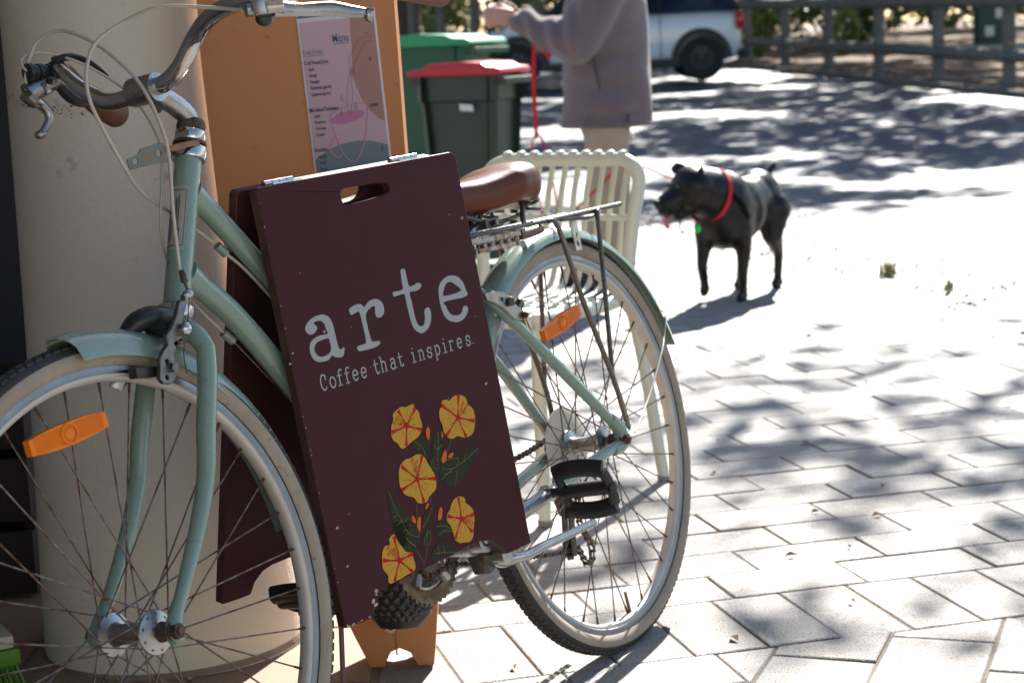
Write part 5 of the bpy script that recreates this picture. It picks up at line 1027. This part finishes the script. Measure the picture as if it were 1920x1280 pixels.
b2=bin_(-.36,9.85,0,math.radians(70),1.10,.50,.56,BINGB,BING,'taller green wheelie bin with a bright green lid behind the red lidded one')
# ================================================= PERSON
pe=empty('person',(.405,7.8,0),label='person in mauve fleece and beige trousers holding a red dog lead, back half turned',category='person')
S_=1.0
# torso + head + arms body (continuous), person faces -x
g=G()
hip=Vector((.0,0,.80)); 
g.ball((.0,0,.80),(.135,.155,.13),16); g.ball((.0,0,.98),(.125,.150,.16),16); g.ball((.015,0,1.14),(.125,.165,.13),16); g.ball((.02,0,1.26),(.09,.16,.07),16)
chain(g,[(.02,0,1.28),(.0,0,1.37)],[.055,.05]); 
g.ball((-.015,0,1.455),(.088,.073,.112),18); g.ball((-.060,0,1.405),(.045,.05,.05),14); g.tube([(-.098,0,1.445),(-.122,0,1.425)],[.008,.013],8); g.ball((-.12,0,1.427),(.012,.012,.010),8)
g.tube([(-.098,-.02,1.392),(-.105,0,1.390),(-.098,.02,1.392)],.006,6)
for s in (-1,1):
    g.ball((-.005,s*.074,1.435),(.017,.008,.028),10)
    chain(g,[(.0,s*.085,.80),(.01,s*.09,.45),(.035 if s<0 else -.02,s*.085,.09)],[.085,.058,.038])
    fx=.035 if s<0 else -.02
    capsule(g,(fx,s*.085,.05),(fx-.14,s*.09,.035),.042,.032)
    sh=Vector((.02,s*.165,1.25))
    el=Vector((-.105,s*.20,1.00)); wr_=Vector((-.335,s*.10,1.085))
    if s>0: el=Vector((-.10,.20,1.0)); wr_=Vector((-.32,.12,1.10))
    chain(g,[sh,el,wr_],[.06,.045,.028])
me=remeshed(g,.012,3); body=mobj('body',me,SKIN,pe)
# hands with separate fingers
for s in (-1,1):
    wr_=Vector((-.335,-.10,1.085)) if s<0 else Vector((-.32,.12,1.10))
    g=G(); g.box(wr_+Vector((-.045,-s*.01,.008)),(.075,.028,.07),Matrix.Rotation(.2,3,'Y'),ch=.012)
    for k in range(4):
        z0=.033-.020*k; L_=(.040,.045,.041,.032)[k]; b0=wr_+Vector((-.08,-s*.012,z0+.008)); g_=[b0,b0+Vector((-L_*.7,-s*.010,.003)),b0+Vector((-L_*1.0,-s*.034,-.004)),b0+Vector((-L_*.65,-s*.050,-.008))]
        chain(g,g_,[.0095,.009,.0082,.007],8)
    t0=wr_+Vector((-.025,-s*.018,.035)); chain(g,[t0,t0+Vector((-.03,-s*.02,.018)),t0+Vector((-.058,-s*.03,.014))],[.012,.0105,.008],8)
    mobj('hand',remeshed(g,.0045,2),SKIN,pe)
# eyes, hair
for s in (-1,1): G().ball((-.094,s*.030,1.462),.010,10).build('eye',WHITEP,body); 
g=G()
g.ball((.012,0,1.485),(.098,.088,.105),18); g.ball((.035,0,1.42),(.075,.082,.08),16); 
mobj('hair',remeshed(g,.012,2),HAIR,pe)
# jacket
g=G()
for (x,z,rx,ry,rz) in ((.015,.74,.175,.205,.10),(.02,.86,.178,.205,.14),(.02,1.0,.170,.205,.16),(.025,1.12,.165,.205,.14),(.025,1.22,.13,.19,.09)): g.ball((x,0,z),(rx,ry,rz),20)
g.tube([(.012,0,.640),(.015,0,.70),(.02,0,.80),(.022,0,.95),(.025,0,1.1)],[.184,.182,.183,.176,.165],32)
g.tube([(.02,0,1.24),(.01,0,1.33)],[.085,.072],20)
for s in (-1,1):
    el=Vector((-.11,s*.215,.985)); wr_=Vector((-.335,-.10,1.085)) if s<0 else Vector((-.32,.12,1.10))
    a=Vector((.03,s*.17,1.235)); 
    chain(g,[a,a.lerp(el,.5)+Vector((.01,s*.012,0)),el,el.lerp(wr_,.5)+Vector((-.01,0,-.012)),wr_.lerp(el,.12)],[.096,.09,.086,.066,.050],16)
for i in range(10):
    a=R1.uniform(0,6.28); 
me=remeshed(g,.013,5)
# fleece folds
me.vertices.foreach_get
co=np.empty(len(me.vertices)*3); me.vertices.foreach_get('co',co); co=co.reshape(-1,3); no=np.array([v.normal[:] for v in me.vertices])
arm=np.clip((-.04-co[:,0])/.08,0,1)*np.clip((co[:,2]-.93)/.04,0,1)
d_=.009*np.sin(co[:,0]*70+co[:,2]*22+3*np.sin(co[:,1]*12))*arm+ (1-arm)*.006*np.sin(co[:,1]*26+co[:,0]*18+2*np.sin(co[:,2]*9))*np.clip((1.15-co[:,2])/.3,0,1)
co+=no*d_[:,None]; 
hem=co[:,2]<.645; co[hem,2]=.645+ (co[hem,2]-.645)*.1
me.vertices.foreach_set('co',co.reshape(-1)); me.update()
jk=mobj('fleece_jacket',me,FLEECE,pe)
g=G().tube([(-.045,-.190,.97),(-.035,-.197,.88),(-.020,-.199,.80)],.0035,6,sm=3); g.tube([(.085,-.178,.66),(.088,-.175,.70)],.004,6); g.build('pocket_zip',mat('zip_dark',(.05,.04,.05),.6),jk)
g=G().tube([(-.185,-.0,.660),(-.16,-.13,.660),(-.06,-.19,.660),(.06,-.192,.660),(.17,-.12,.660),(.205,0,.660)],.0035,6,sm=5); g.build('hem_seam',FLEECE,jk)
g=G()
V=[];F=[]
sl_=[(-.08,.688),(-.045,.690),(-.043,.668),(-.078,.666)]
g.add([(x,-.2035,z) for x,z in sl_],[(0,1,2,3)]); g.build('logo_patch',mat('patch_mauve',(.13,.10,.115),.8),jk,smooth=False,fix=False)
# trousers
g=G(); g.ball((.005,0,.76),(.125,.15,.12),18)
for s in (-1,1):
    fx=.035 if s<0 else -.02
    chain(g,[(.0,s*.075,.74),(.015,s*.095,.45),(fx,s*.088,.11)],[.100,.084,.068],16)
me=remeshed(g,.013,4); co=np.empty(len(me.vertices)*3); me.vertices.foreach_get('co',co); co=co.reshape(-1,3); no=np.array([v.normal[:] for v in me.vertices])
co+=no*(.005*np.sin(co[:,2]*42+co[:,1]*15+2*np.sin(co[:,0]*20)))[:,None]; lo=co[:,2]<.065; co[lo,2]=.065; me.vertices.foreach_set('co',co.reshape(-1)); me.update()
mobj('trousers',me,TROUS,pe)
for s in (-1,1):
    fx=.035 if s<0 else -.02; g=G(); capsule(g,(fx+.035,s*.088,.045),(fx-.14,s*.092,.038),.047,.040); capsule(g,(fx+.01,s*.088,.06),(fx,s*.088,.10),.048,.045); g.box((fx-.05,s*.09,.010),(.27,.09,.02),ch=.008)
    mobj('shoe',remeshed(g,.010,2),SHOE,pe)
# leash
g=G()
def strap(P,w=.011,t=.0016): g.tube(P,w*.8,8,sm=8,flat=(1,.45))
strap([(.14,7.62,1.03),(.135,7.60,.96),(.128,7.60,.82),(.130,7.60,.66),(.128,7.6,.62)],.010)
strap([(.14,7.62,1.03),(.16,7.61,.97),(.20,7.60,.93)],.010)
strap([(.130,7.6,.64),(.112,7.6,.60),(.108,7.6,.52),(.12,7.6,.44),(.135,7.6,.36),(.14,7.6,.28)],.010)
strap([(.130,7.6,.64),(.150,7.59,.62),(.172,7.58,.54),(.185,7.57,.46),(.198,7.56,.38),(.200,7.55,.33)],.010)
strap([(.200,7.55,.33),(.26,7.50,.34),(.38,7.45,.45),(.46,7.42,.525),(.53,7.38,.505),(.60,7.32,.475),(.66,7.26,.455),(.72,7.22,.44)],.0125)
lead=g.build('dog_lead',REDST,label='red webbing lead looping from the person down to the black dog',category='lead')
# ================================================= DOG   (local x forward towards head)
DGp=Vector((.890,7.38,0)); fd=Vector((-.47,-.883,0)).normalized(); ls=Vector((-fd.y,fd.x,0))
DM=Matrix((fd,ls,Vector((0,0,1)))).transposed().to_4x4(); DM.translation=DGp
dog=empty('dog',mw=DM,label='stocky black dog with red collar and green tag standing on the sunlit pavers',category='dog')
g=G()
# trunk from chest (x=.2) to rump (x=-.24)
g.ball((.15,0,.328),(.13,.114,.138),20); g.ball((.04,0,.332),(.15,.118,.126),20); g.ball((-.08,0,.350),(.14,.095,.098),20); g.ball((-.18,0,.358),(.115,.100,.110),20); g.ball((.215,0,.338),(.075,.085,.105),18); g.ball((.10,.06,.40),(.06,.035,.05),12); g.ball((.10,-.06,.40),(.06,.035,.05),12)
# neck to head: head turned to the dog's right (picture left); local y: left of dog
hd_=Vector((.305,-.060,.437)); chain(g,[(.17,-.0,.38),(.24,-.025,.41),hd_],[.112,.098,.086],18)
hx=Vector((.74,-.64,-.26)).normalized(); hs=Vector((0,0,1)).cross(hx).normalized(); hu=hx.cross(hs)
Rh=Matrix((hx,hs,hu)).transposed()
g.ball(hd_+hx*.0+hu*.005,(.086,.092,.078),18,Rh); g.ball(hd_+hx*.035-hu*.022,(.062,.082,.054),16,Rh)
capsule(g,hd_+hx*.06-hu*.014,hd_+hx*.120-hu*.026,.054,.046,16); capsule(g,hd_+hx*.03-hu*.062,hd_+hx*.088-hu*.074,.034,.027,12)
# legs: front left (dog's left, y+), front right raised
def leg(P,r): chain(g,P,r,14)
leg([(.165,.065,.28),(.150,.072,.19),(.165,.072,.105),(.160,.070,.035)],[.052,.031,.021,.018]); capsule(g,(.165,.070,.020),(.200,.070,.015),.023,.018)
leg([(.175,-.065,.28),(.190,-.072,.20),(.215,-.072,.135),(.190,-.072,.062)],[.050,.030,.021,.018]); capsule(g,(.188,-.072,.050),(.200,-.072,.034),.021,.020)
# hind legs
leg([(-.19,.062,.31),(-.165,.070,.215),(-.235,.070,.135),(-.225,.068,.040)],[.078,.044,.021,.018]); capsule(g,(-.222,.068,.020),(-.190,.068,.016),.024,.019)
leg([(-.19,-.062,.31),(-.145,-.068,.215),(-.190,-.068,.135),(-.165,-.066,.040)],[.076,.042,.020,.017]); capsule(g,(-.162,-.066,.020),(-.130,-.066,.016),.023,.018)
g.tube([(-.23,0,.415),(-.27,.02,.445),(-.29,.035,.470),(-.30,.048,.492)],[.026,.019,.014,.007],12,sm=4)
dme=remeshed(g,.009,5,.5); db=mobj('body',dme,DOGM,dog)
# ears
for s in (-1,1):
    e0=hd_+hs*s*.062+hu*.060-hx*.012
    V=[e0+hx*.026-hu*.018,e0-hx*.028-hu*.018,e0+hs*s*.016+hu*.040-hx*.008,e0+hs*s*.062+hu*.034+hx*.008,e0+hs*s*.064+hu*.012+hx*.030]
    V[2]=e0+hs*s*.010+hu*.030-hx*.010; V[3]=e0+hs*s*.050+hu*.036+hx*.012; V[4]=e0+hs*s*.058+hu*.004+hx*.040
    g=G(); th=hx*.005; g.add([v+th for v in V]+[v-th for v in V],[(0,1,2),(0,2,4),(2,3,4),(7,6,5),(9,7,5),(9,8,7),(0,5,6,1),(1,6,7,2),(2,7,8,3),(3,8,9,4),(4,9,5,0)]); e=g.build('ear',DOGM,dog); q=e.modifiers.new('s','SUBSURF'); q.levels=1; q.render_levels=2
    G().ball(hd_+hx*.074+hs*s*.036+hu*.032,.0085,10).build('eye',mat('dog_eye',(.03,.015,.01),.08,coat=1.),dog)
G().ball(hd_+hx*.158-hu*.006,(.014,.020,.014),12,Rh).build('nose',mat('dog_nose',(.008,.008,.008),.6),dog)
g=G().tube([hd_+hx*.05-hu*.046,hd_+hx*.115-hu*.062,hd_+hx*.142-hu*.080,hd_+hx*.142-hu*.108],[.020,.023,.025,.016],12,sm=4,flat=(1,.4)); g.build('tongue',TONGUE,dog)
# collar and harness
def loop(c,ax,r,ry,w,m,nm):
    ax=Vector(ax).normalized(); u=ax.cross(Vector((0,1,0))).normalized(); v=ax.cross(u); g=G();V=[];n=36
    for i in range(n):
        a=2*math.pi*i/n; p=Vector(c)+u*math.cos(a)*r+v*math.sin(a)*ry; o_=(u*math.cos(a)+v*math.sin(a)); V+=[p-ax*w,p+ax*w,p+ax*w+o_*.003,p-ax*w+o_*.003]
    F=[]
    for i in range(n):
        j=(i+1)%n
        for k in range(4): F.append((4*i+k,4*j+k,4*j+(k+1)%4,4*i+(k+1)%4))
    return g.add(V,F).build(nm,m,dog)
loop((.232,-.026,.402),(.82,-.35,.30),.106,.104,.0085,REDST,'collar')
loop((.095,0,.328),(1,0,.06),.134,.122,.007,mat('black_webbing',(.006,.006,.006),.8,spec=.1),'harness_strap'); loop((.200,-.0,.335),(.75,0,-.60),.130,.110,.007,mat('black_webbing',(.006,.006,.006),.8,spec=.1),'harness_strap')
G().ball((.325,-.04,.288),(.012,.014,.017),12).build('green_tag',mat('green_tag',(.02,.65,.10),.3),dog)
G().tube([(.37,-.09,.34),(.37,-.092,.29)],.003,6).build('tag_cord',BLACKP,dog)
# ================================================= CAR
cz=roadz(27.5)+.0
car=empty('parked_car',(3.38,27.5,cz+.05),label='white hatchback with black wheels parked across the road',category='car')  # local x: toward rear=0, front = -3.75
L_=3.75
# profile stations (x from rear, z bottom, z waist, z roof, half width body, half width roof)
g=G()
body_sec=[(-.0,.42,.80,.02),( -.03,.30,.90,.60),(-.14,.24,.97,.78),(-.5,.22,.97,.84),(-1.2,.22,.955,.85),(-2.0,.22,.94,.85),(-2.6,.22,.92,.85),(-3.05,.22,.88,.83),(-3.45,.24,.80,.78),(-3.68,.30,.70,.66),(-3.75,.40,.62,.45)]
V=[];F=[];K=20
for x,z0,z1,w in body_sec:
    for k in range(K):
        a=2*math.pi*k/K+math.pi/K; c,s=math.cos(a),math.sin(a); V.append((x,w*math.copysign(abs(c)**.32,c),(z0+z1)/2+(z1-z0)/2*math.copysign(abs(s)**.42,s)))
n=len(body_sec)
for i in range(n-1):
    for k in range(K): F.append((i*K+k,i*K+(k+1)%K,(i+1)*K+(k+1)%K,(i+1)*K+k))
F.append(tuple(range(K))); F.append(tuple((n-1)*K+k for k in range(K)))
cb=g.add(V,F).build('body',CARP,car)
q=cb.modifiers.new('s','SUBSURF'); q.levels=1; q.render_levels=2
# greenhouse
def gh(z,ins,xr,xf): return [(xr,-.80+ins,z),(xr,.80-ins,z),(xf,.80-ins,z),(xf,-.80+ins,z)]
a=gh(.94,.0,-.10,-2.75); b=gh(1.34,.16,-.32,-2.15)
g=G().add(a+b,[(0,1,5,4),(1,2,6,5),(2,3,7,6),(3,0,4,7)]); wi=g.build('windows',GLASSD,car,smooth=False)
g=G()
for (p,q_) in ((0,4),(1,5),(2,6),(3,7)): g.tube([a[p],b[q_-4]],.035,8)
for s in (-1,1): g.tube([(-1.18,s*.795,.94),(-1.18,s*.64,1.34)],.03,8); g.tube([(-.32,s*.64,1.34),(-2.15,s*.64,1.34)],.03,8)
g.build('pillars',CARB,car)
V=[(-.22,-.66,1.345),(-.22,.66,1.345),(-2.2,.66,1.345),(-2.2,-.66,1.345),(-.45,-.52,1.41),(-.45,.52,1.41),(-1.9,.52,1.41),(-1.9,-.52,1.41)]
G().add(V,[(0,1,5,4),(1,2,6,5),(2,3,7,6),(3,0,4,7),(4,5,6,7),(3,2,1,0)]).build('roof',CARP,car)
for x in (-.62,-3.12):
    for s in (-1,1):
        w=G().lathe([(.17,-.10),(.29,-.10),(.305,-.07),(.305,.07),(.29,.10),(.20,.10),(.19,.085),(.17,.085)],(x,s*.76,.305),(0,s,0),40,closed=True).build('wheel',mat('car_tyre',(.015,.015,.016),.8),car)
        g=G().lathe([(0,.075),(.19,.07),(.20,.06)],(x,s*.76,.305),(0,s,0),30); rimo=g.build('rim',mat('black_rim',(.02,.02,.022),.35,.5),w)
        g=G()
        for k in range(10): aa=2*math.pi*k/10; g.tube([(x+math.cos(aa)*.04,s*.845,.305+math.sin(aa)*.04),(x+math.cos(aa)*.185,s*.835,.305+math.sin(aa)*.185)],.014,6)
        g.ball((x,s*.85,.305),(.03,.01,.03),12); g.build('spokes',mat('grey_rim_spokes',(.07,.07,.075),.35,.6),rimo)
        g=G().lathe([(.315,-.03),(.415,-.03),(.415,.012),(.315,.012)],(x,s*.85,.300),(0,s,0),30,a0=-.25 if 0 else 0,a1=math.pi,ref=(1,0,0) if s<0 else (-1,0,0),closed=True)
        for i,v_ in enumerate(g.v): pass
        ar_=g.build('wheel_arch',CARB,car)
        if max(v.co.z for v in ar_.data.vertices)<.5:
            for v in ar_.data.vertices: v.co.z=.60-v.co.z
for s in (-1,1):
    g=G().box((-1.87,s*.845,.255),(1.9,.03,.12),ch=.02); g.build('sill_trim',CARB,car)
    g=G().ball((-.075,s*.70,.80),(.07,.075,.135),16); g.build('tail_lamp',LAMP,car)
    g=G().tube([(-1.42,s*.872,.80),(-1.56,s*.872,.80)],.014,8); g.build('door_handle',mat('car_chrome',(.6,.6,.62),.15,1),car)
    g=G(); y=s*.8505
    g.box((-1.18,s*.843,.60),(.008,.02,.62)); g.build('door_gap',CARB,car)
G().box((-.02,0,.34),(.12,1.5,.16),ch=.04).build('rear_bumper_trim',CARB,car); G().box((-3.70,0,.34),(.10,1.4,.14),ch=.04).build('front_bumper_trim',CARB,car)
# ================================================= FENCES
fn=empty('log_fence',(6.0,23.0,roadz(23)),label='weathered post and rail timber fence along the far side of the road',category='fence')
fdv=Vector((-.144,1,0))
NP=14
for i in range(-3,NP):
    y=i*2.27; p=fdv*y; z=roadz(min(23+y,34))-roadz(23)
    g=G().tube([(p.x,p.y,z-.1),(p.x,p.y,z+1.02)],[.085,.08],12); o=g.build('post',LOG,fn)
for i in range(-3,NP-1):
    for h_,r in ((.38,.078),(1.02,.09)):
        p=fdv*(i*2.27); q=fdv*((i+1)*2.27); z0=roadz(min(23+i*2.27,34))-roadz(23); z1=roadz(min(23+(i+1)*2.27,34))-roadz(23)
        off=Vector((-.085,0,0)); G().tube([Vector((p.x,p.y,z0+h_))+off,Vector((q.x,q.y-.006,z1+h_))+off],[r,r*.95],12).build('rail',LOG,fn)
# low logs in the verge at the fence foot
LL=['nearest one, outside the right edge','second nearest, by the right edge','third from the right edge','fourth from the right edge','fifth from the right edge','sixth from the right edge','just right of the white car tail','beside the white car tail','hidden behind the white car rear wheel','behind the white car door','farthest one behind the white car']
for i in range(-2,9):
    y=23+i*2.6; x=6.0-(y-23)*.144-.55
    g=G().tube([(0,0,.03),(-.36,2.45,.03+.0155*2.45)],.045,12); o=g.build('edging_log',LOG,label='low verge log under the fence, '+LL[i+2],category='log',group='edging logs along the verge'); o.location=(x,y,roadz(y)-.02)
# tall timber posts beyond the bins
PL=['leftmost tall timber post, hidden behind the orange board edge','tall timber post rising behind the green bin lid, left one','tall timber post rising behind the green bin lid, right one','tall timber post just left of the person\'s hands','tall timber post directly behind the person\'s hands','tall timber post behind the person\'s forearm','tall timber post behind the person\'s shoulder','tall timber post behind the white car roof']
for i,x in enumerate((-1.62,-1.08,-.46,.16,.78,1.5,2.2,2.9)):
    pp=G().tube([(0,0,-.2),(R1.uniform(-.04,.04),0,2.6)],R1.uniform(.07,.10),10).build('timber_post',LOG,label=PL[i],category='post',group='row of tall timber posts behind the bins'); pp.location=(x,37.2,.75)
lg=G().tube([(-2.4,36.9,.78),(.4,36.9,.80),(3.6,36.9,.80)],.13,12).build('fallen_log',mat('dark_log',(.07,.065,.06),.9,0,(.04,.035,.03),3,.01,20),label='long dark log lying at the foot of the timber posts',category='log')
# green noticeboard cabinet beyond fence on the right
nb=empty('green_cabinet',(8.55,33.8,.48),label='dark green cabinet with two white notices beyond the fence',category='cabinet')
G().box((0,0,.42),(.62,.4,.72),ch=.02).build('cabinet_body',mat('cabinet_green',(.02,.06,.05),.5),nb); G().box((0,0,.03),(.9,.6,.08),ch=.01).build('plinth',mat('plinth_grey',(.4,.4,.4),.8),nb)
for x,z,s in ((.06,.60,.15),(-.12,.30,.15)): G().box((x,-.203,z),(s,.004,s*1.1)).build('notice',WHITEP,nb,smooth=False)
# ================================================= PLANTS
def leafcloud(name,c,rad,n,size,m,parent=None,seed=1,shape=None,**kw):
    r=np.random.default_rng(seed); k=max(6,n//70); cl=r.normal(size=(k,3)); cl/=np.linalg.norm(cl,axis=1)[:,None]; cl*=r.uniform(.35,1,(k,1))*np.array(rad)
    idx=r.integers(0,k,n); P=cl[idx]+r.normal(size=(n,3))*np.array(rad)*.17
    return leaves_at(name,P,size,m,r,parent,c,**kw)
def leaves_at(name,P,size,m,r,parent=None,loc=(0,0,0),**kw):
    n=len(P); a=r.normal(size=(n,3)); a/=np.linalg.norm(a,axis=1)[:,None]; b=np.cross(a,r.normal(size=(n,3))); b/=np.linalg.norm(b,axis=1)[:,None]; s=size*r.uniform(.6,1.3,(n,1))
    V=np.stack([P-a*s,P+b*s*.45,P+a*s,P-b*s*.45],1).reshape(-1,3); me=bpy.data.meshes.new(name); me.vertices.add(4*n); me.vertices.foreach_set('co',V.astype(np.float32).reshape(-1)); me.loops.add(4*n); me.loops.foreach_set('vertex_index',np.arange(4*n,dtype=np.int32)); me.polygons.add(n); me.polygons.foreach_set('loop_start',np.arange(0,4*n,4,dtype=np.int32)); me.materials.append(m); me.update(calc_edges=True); me.validate()
    o=bpy.data.objects.new(name,me); COL.objects.link(o); o.location=loc
    if parent: o.parent=parent
    tagp(o,**kw); return o
LEAF2=mat('shrub_leaf_bright',(.17,.22,.04),.5,0,(.26,.30,.07),3)
def shrub(x,y,z,rad,n,m,label,seed):
    e=empty('shrub',(x,y,z),label=label,category='shrub',group=None)
    leafcloud('foliage',(0,0,rad[2]*.9),rad,n,.07,m,e,seed); g=G()
    for k in range(5): a=k*1.25; g.tube([(0,0,0),(math.cos(a)*rad[0]*.5,math.sin(a)*rad[1]*.5,rad[2]*1.1)],[.03,.012],6)
    g.build('stems',BARK,e); return e
shrub(5.2,38.5,.55,(.9,.8,.9),2200,LEAFD,'dark leafy shrub beyond the fence just right of the white car',21)
shrub(4.75,36.0,.5,(.42,.4,.5),700,LEAF2,'yellow green shrub beyond the fence behind the car tail',22)
shrub(6.15,35.0,.5,(.30,.3,.55),600,LEAF2,'narrow bright green shrub between the first fence posts',23)
shrub(7.0,38.0,.5,(1.0,.8,1.0),2400,LEAFD,'broad dark shrub in the middle of the fence view',24)
shrub(1.7,42.0,1.2,(1.2,.8,.8),1800,LEAFD,'green shrub on the bank behind the person and car roof',25)
shrub(-1.3,44.0,1.2,(.8,.8,.7),1200,LEAF2,'light green shrub on the bank above the bins',26)
shrub(12.0,48.0,.7,(3.5,1.5,2.0),5000,LEAFD,'large dark shrub mass at the far right beyond the cabinet',27)
# strappy plant behind the bins
g=G()
for i in range(60):
    a=R1.uniform(0,6.28); l=R1.uniform(.5,.95); lean_=R1.uniform(.15,.75); P=[(0,0,0)]
    for k in range(1,7): t=k/6; P.append((math.cos(a)*l*lean_*t**1.4,math.sin(a)*l*lean_*t**1.4,l*(t-.42*lean_*t*t)))
    V=[];F=[]
    for k,p in enumerate(P): w_=.020*(1-(k/6.6)**2); V+=[(p[0]-math.sin(a)*w_,p[1]+math.cos(a)*w_,p[2]),(p[0]+math.sin(a)*w_,p[1]-math.cos(a)*w_,p[2])]
    for k in range(6): F.append((2*k,2*k+1,2*k+3,2*k+2))
    g.add(V,F)
for nm,(x,y,z,s,lb) in {'a':(-.62,11.9,.34,.95,'yellow green strappy plant rising behind the green lidded bin'),'b':(-.36,12.5,.28,.85,'second smaller strappy plant to the right behind the bins')}.items():
    o=g.build('strappy_plant',LEAFY,smooth=False,fix=False,label=lb,category='plant'); o.location=(x,y,z); o.scale=(s,s,s); o.rotation_euler=(0,0,2.0 if nm=='b' else 0)
# ---------- trees: trunks beyond the road, crowns overhead that dapple road and paving
k_=1/math.tan(SUN_EL); sxk,syk=math.sin(SUN_AZ)*k_,math.cos(SUN_AZ)*k_
def dens(x,y):
    n1=noise2(x*.55+3.1,y*.50+7.7,1); n2=noise2(x*1.7,y*1.0+2,2); n=.62*n1+.38*n2
    d=np.zeros_like(x)
    road=(y>11.2)&(y<29.5); d=np.where(road,np.clip((n-.33)/.10,0,1),d)
    d=np.where(y>=29.5,np.clip((n-.26)/.10,0,1),d)
    mid=(y<=11.2)&(y>6.4); d=np.where(mid,np.clip((n-.74)/.1,0,.5),d)
    pv=(y<=6.4)&(y>3.0)&(x>.12)&(x>.25-.5*(y-3.6)); t=np.clip(1-abs(y-4.6)/1.9,0,1)*np.clip((x-.1)/.25,0,1); d=np.where(pv,np.clip((.75*noise2(x*.9+9,y*.85,5)+.25*noise2(x*2.2,y*1.6,6)-.30)/.30,0,1)*(.19+.42*t),d)
    return d
trees=[('a',7.2,17.5),('b',9.6,25.5),('c',-1.9,39.5),('d',3.4,41.5),('e',12.5,33.0),('f',7.8,44.0),('g',-7.5,24.0)]
Tl=['tree standing outside the right of the view whose limbs shade the paving','tree beyond the road on the right shading the asphalt','tree trunk on the bank above the bins','tree trunk on the bank behind the white car','tree beyond the fence at the far right','tree behind the dark shrubs beyond the fence','tree on the left of the road beyond the building']
pts=[]
NC=36000
cx_=rng.uniform(-9,14,NC); cy_=rng.uniform(8,46,NC); czz=rng.uniform(4.6,9.5,NC)
sx_=cx_-czz*sxk; sy_=cy_-czz*syk
keep=rng.uniform(0,1,NC)<dens(sx_,sy_)
keep&=(sx_>-7)&(sx_<11)&(abs(sx_)<np.maximum(sy_*.36+1.4,1.3))
# lower clumps only over the road (the paving is dappled from higher up: softer)
cl=np.stack([cx_,cy_,czz],1)[keep]
own=np.argmin([(cl[:,0]-t[1])**2+(cl[:,1]-t[2])**2 for t in trees],axis=0)
for i,(nm,tx,ty) in enumerate(trees):
    tz=roadz(min(ty,34))+(.6 if ty>37 and tx<5 else 0)
    e=empty('tree',(tx,ty,tz),label=Tl[i],category='tree')
    r_=.16+.05*(i%3); P=[(0,0,-.3),(.05*math.sin(i),.05,1.5),(.15*math.cos(i*2),.1,3.2),(.1,.25*math.sin(i),5.2),(.0,.1,7.0)]
    g=G().tube(P,[r_*1.35,r_,r_*.85,r_*.6,r_*.25],12,sm=5); tr_=g.build('trunk',BARK,e)
    C=cl[own==i]
    if not len(C): C=np.array([[tx,ty,7.5]])+rng.normal(size=(60,3))
    C=C-np.array([tx,ty,tz]); g=G(); cen=C.mean(0)
    for k in range(14):
        q=C[rng.integers(len(C))]; h_=rng.uniform(2.8,5.0)
        if min((ty+q[1]*f_)-(tz+h_+(q[2]-h_)*f_)*syk for f_ in (.35,.7,1))<12.8 and tx+q[0]<7.5: continue
        g.tube([(.1,.1,h_),(q[0]*.35,q[1]*.35,h_+(q[2]-h_)*.45),(q[0]*.7,q[1]*.7,h_+(q[2]-h_)*.8),tuple(q)],[.05,.035,.022,.008],6,sm=3)
    g.build('limbs',BARK,e)
    nl=12; CW=C+np.array([tx,ty,tz]); pav=(CW[:,1]-CW[:,2]*syk)<6.6; sp=np.where(np.repeat(pav,nl)[:,None],np.array([[.42,.50,.22]]),np.array([[.10,.13,.10]])); PP_=np.repeat(C,nl,0)+rng.normal(size=(len(C)*nl,3))*sp
    leaves_at('crown',PP_,.105,LEAF,rng,e,kind='stuff')

# far wood behind everything
r=np.random.default_rng(5)
n=52000; x=r.uniform(-45,50,n); y=r.uniform(58,70,n)+0*x; zc=r.uniform(0,1,n)**.8*15+.8
kp=(noise2(x*.35,zc*.35,9)*.6+noise2(x*1.1,zc*1.1,8)*.4)>.36
kp|=(zc<6)&(r.uniform(0,1,n)<.5)
leaves_at('woodland',np.stack([x,y,zc],1)[kp],.42,LEAF,r,kind='stuff')
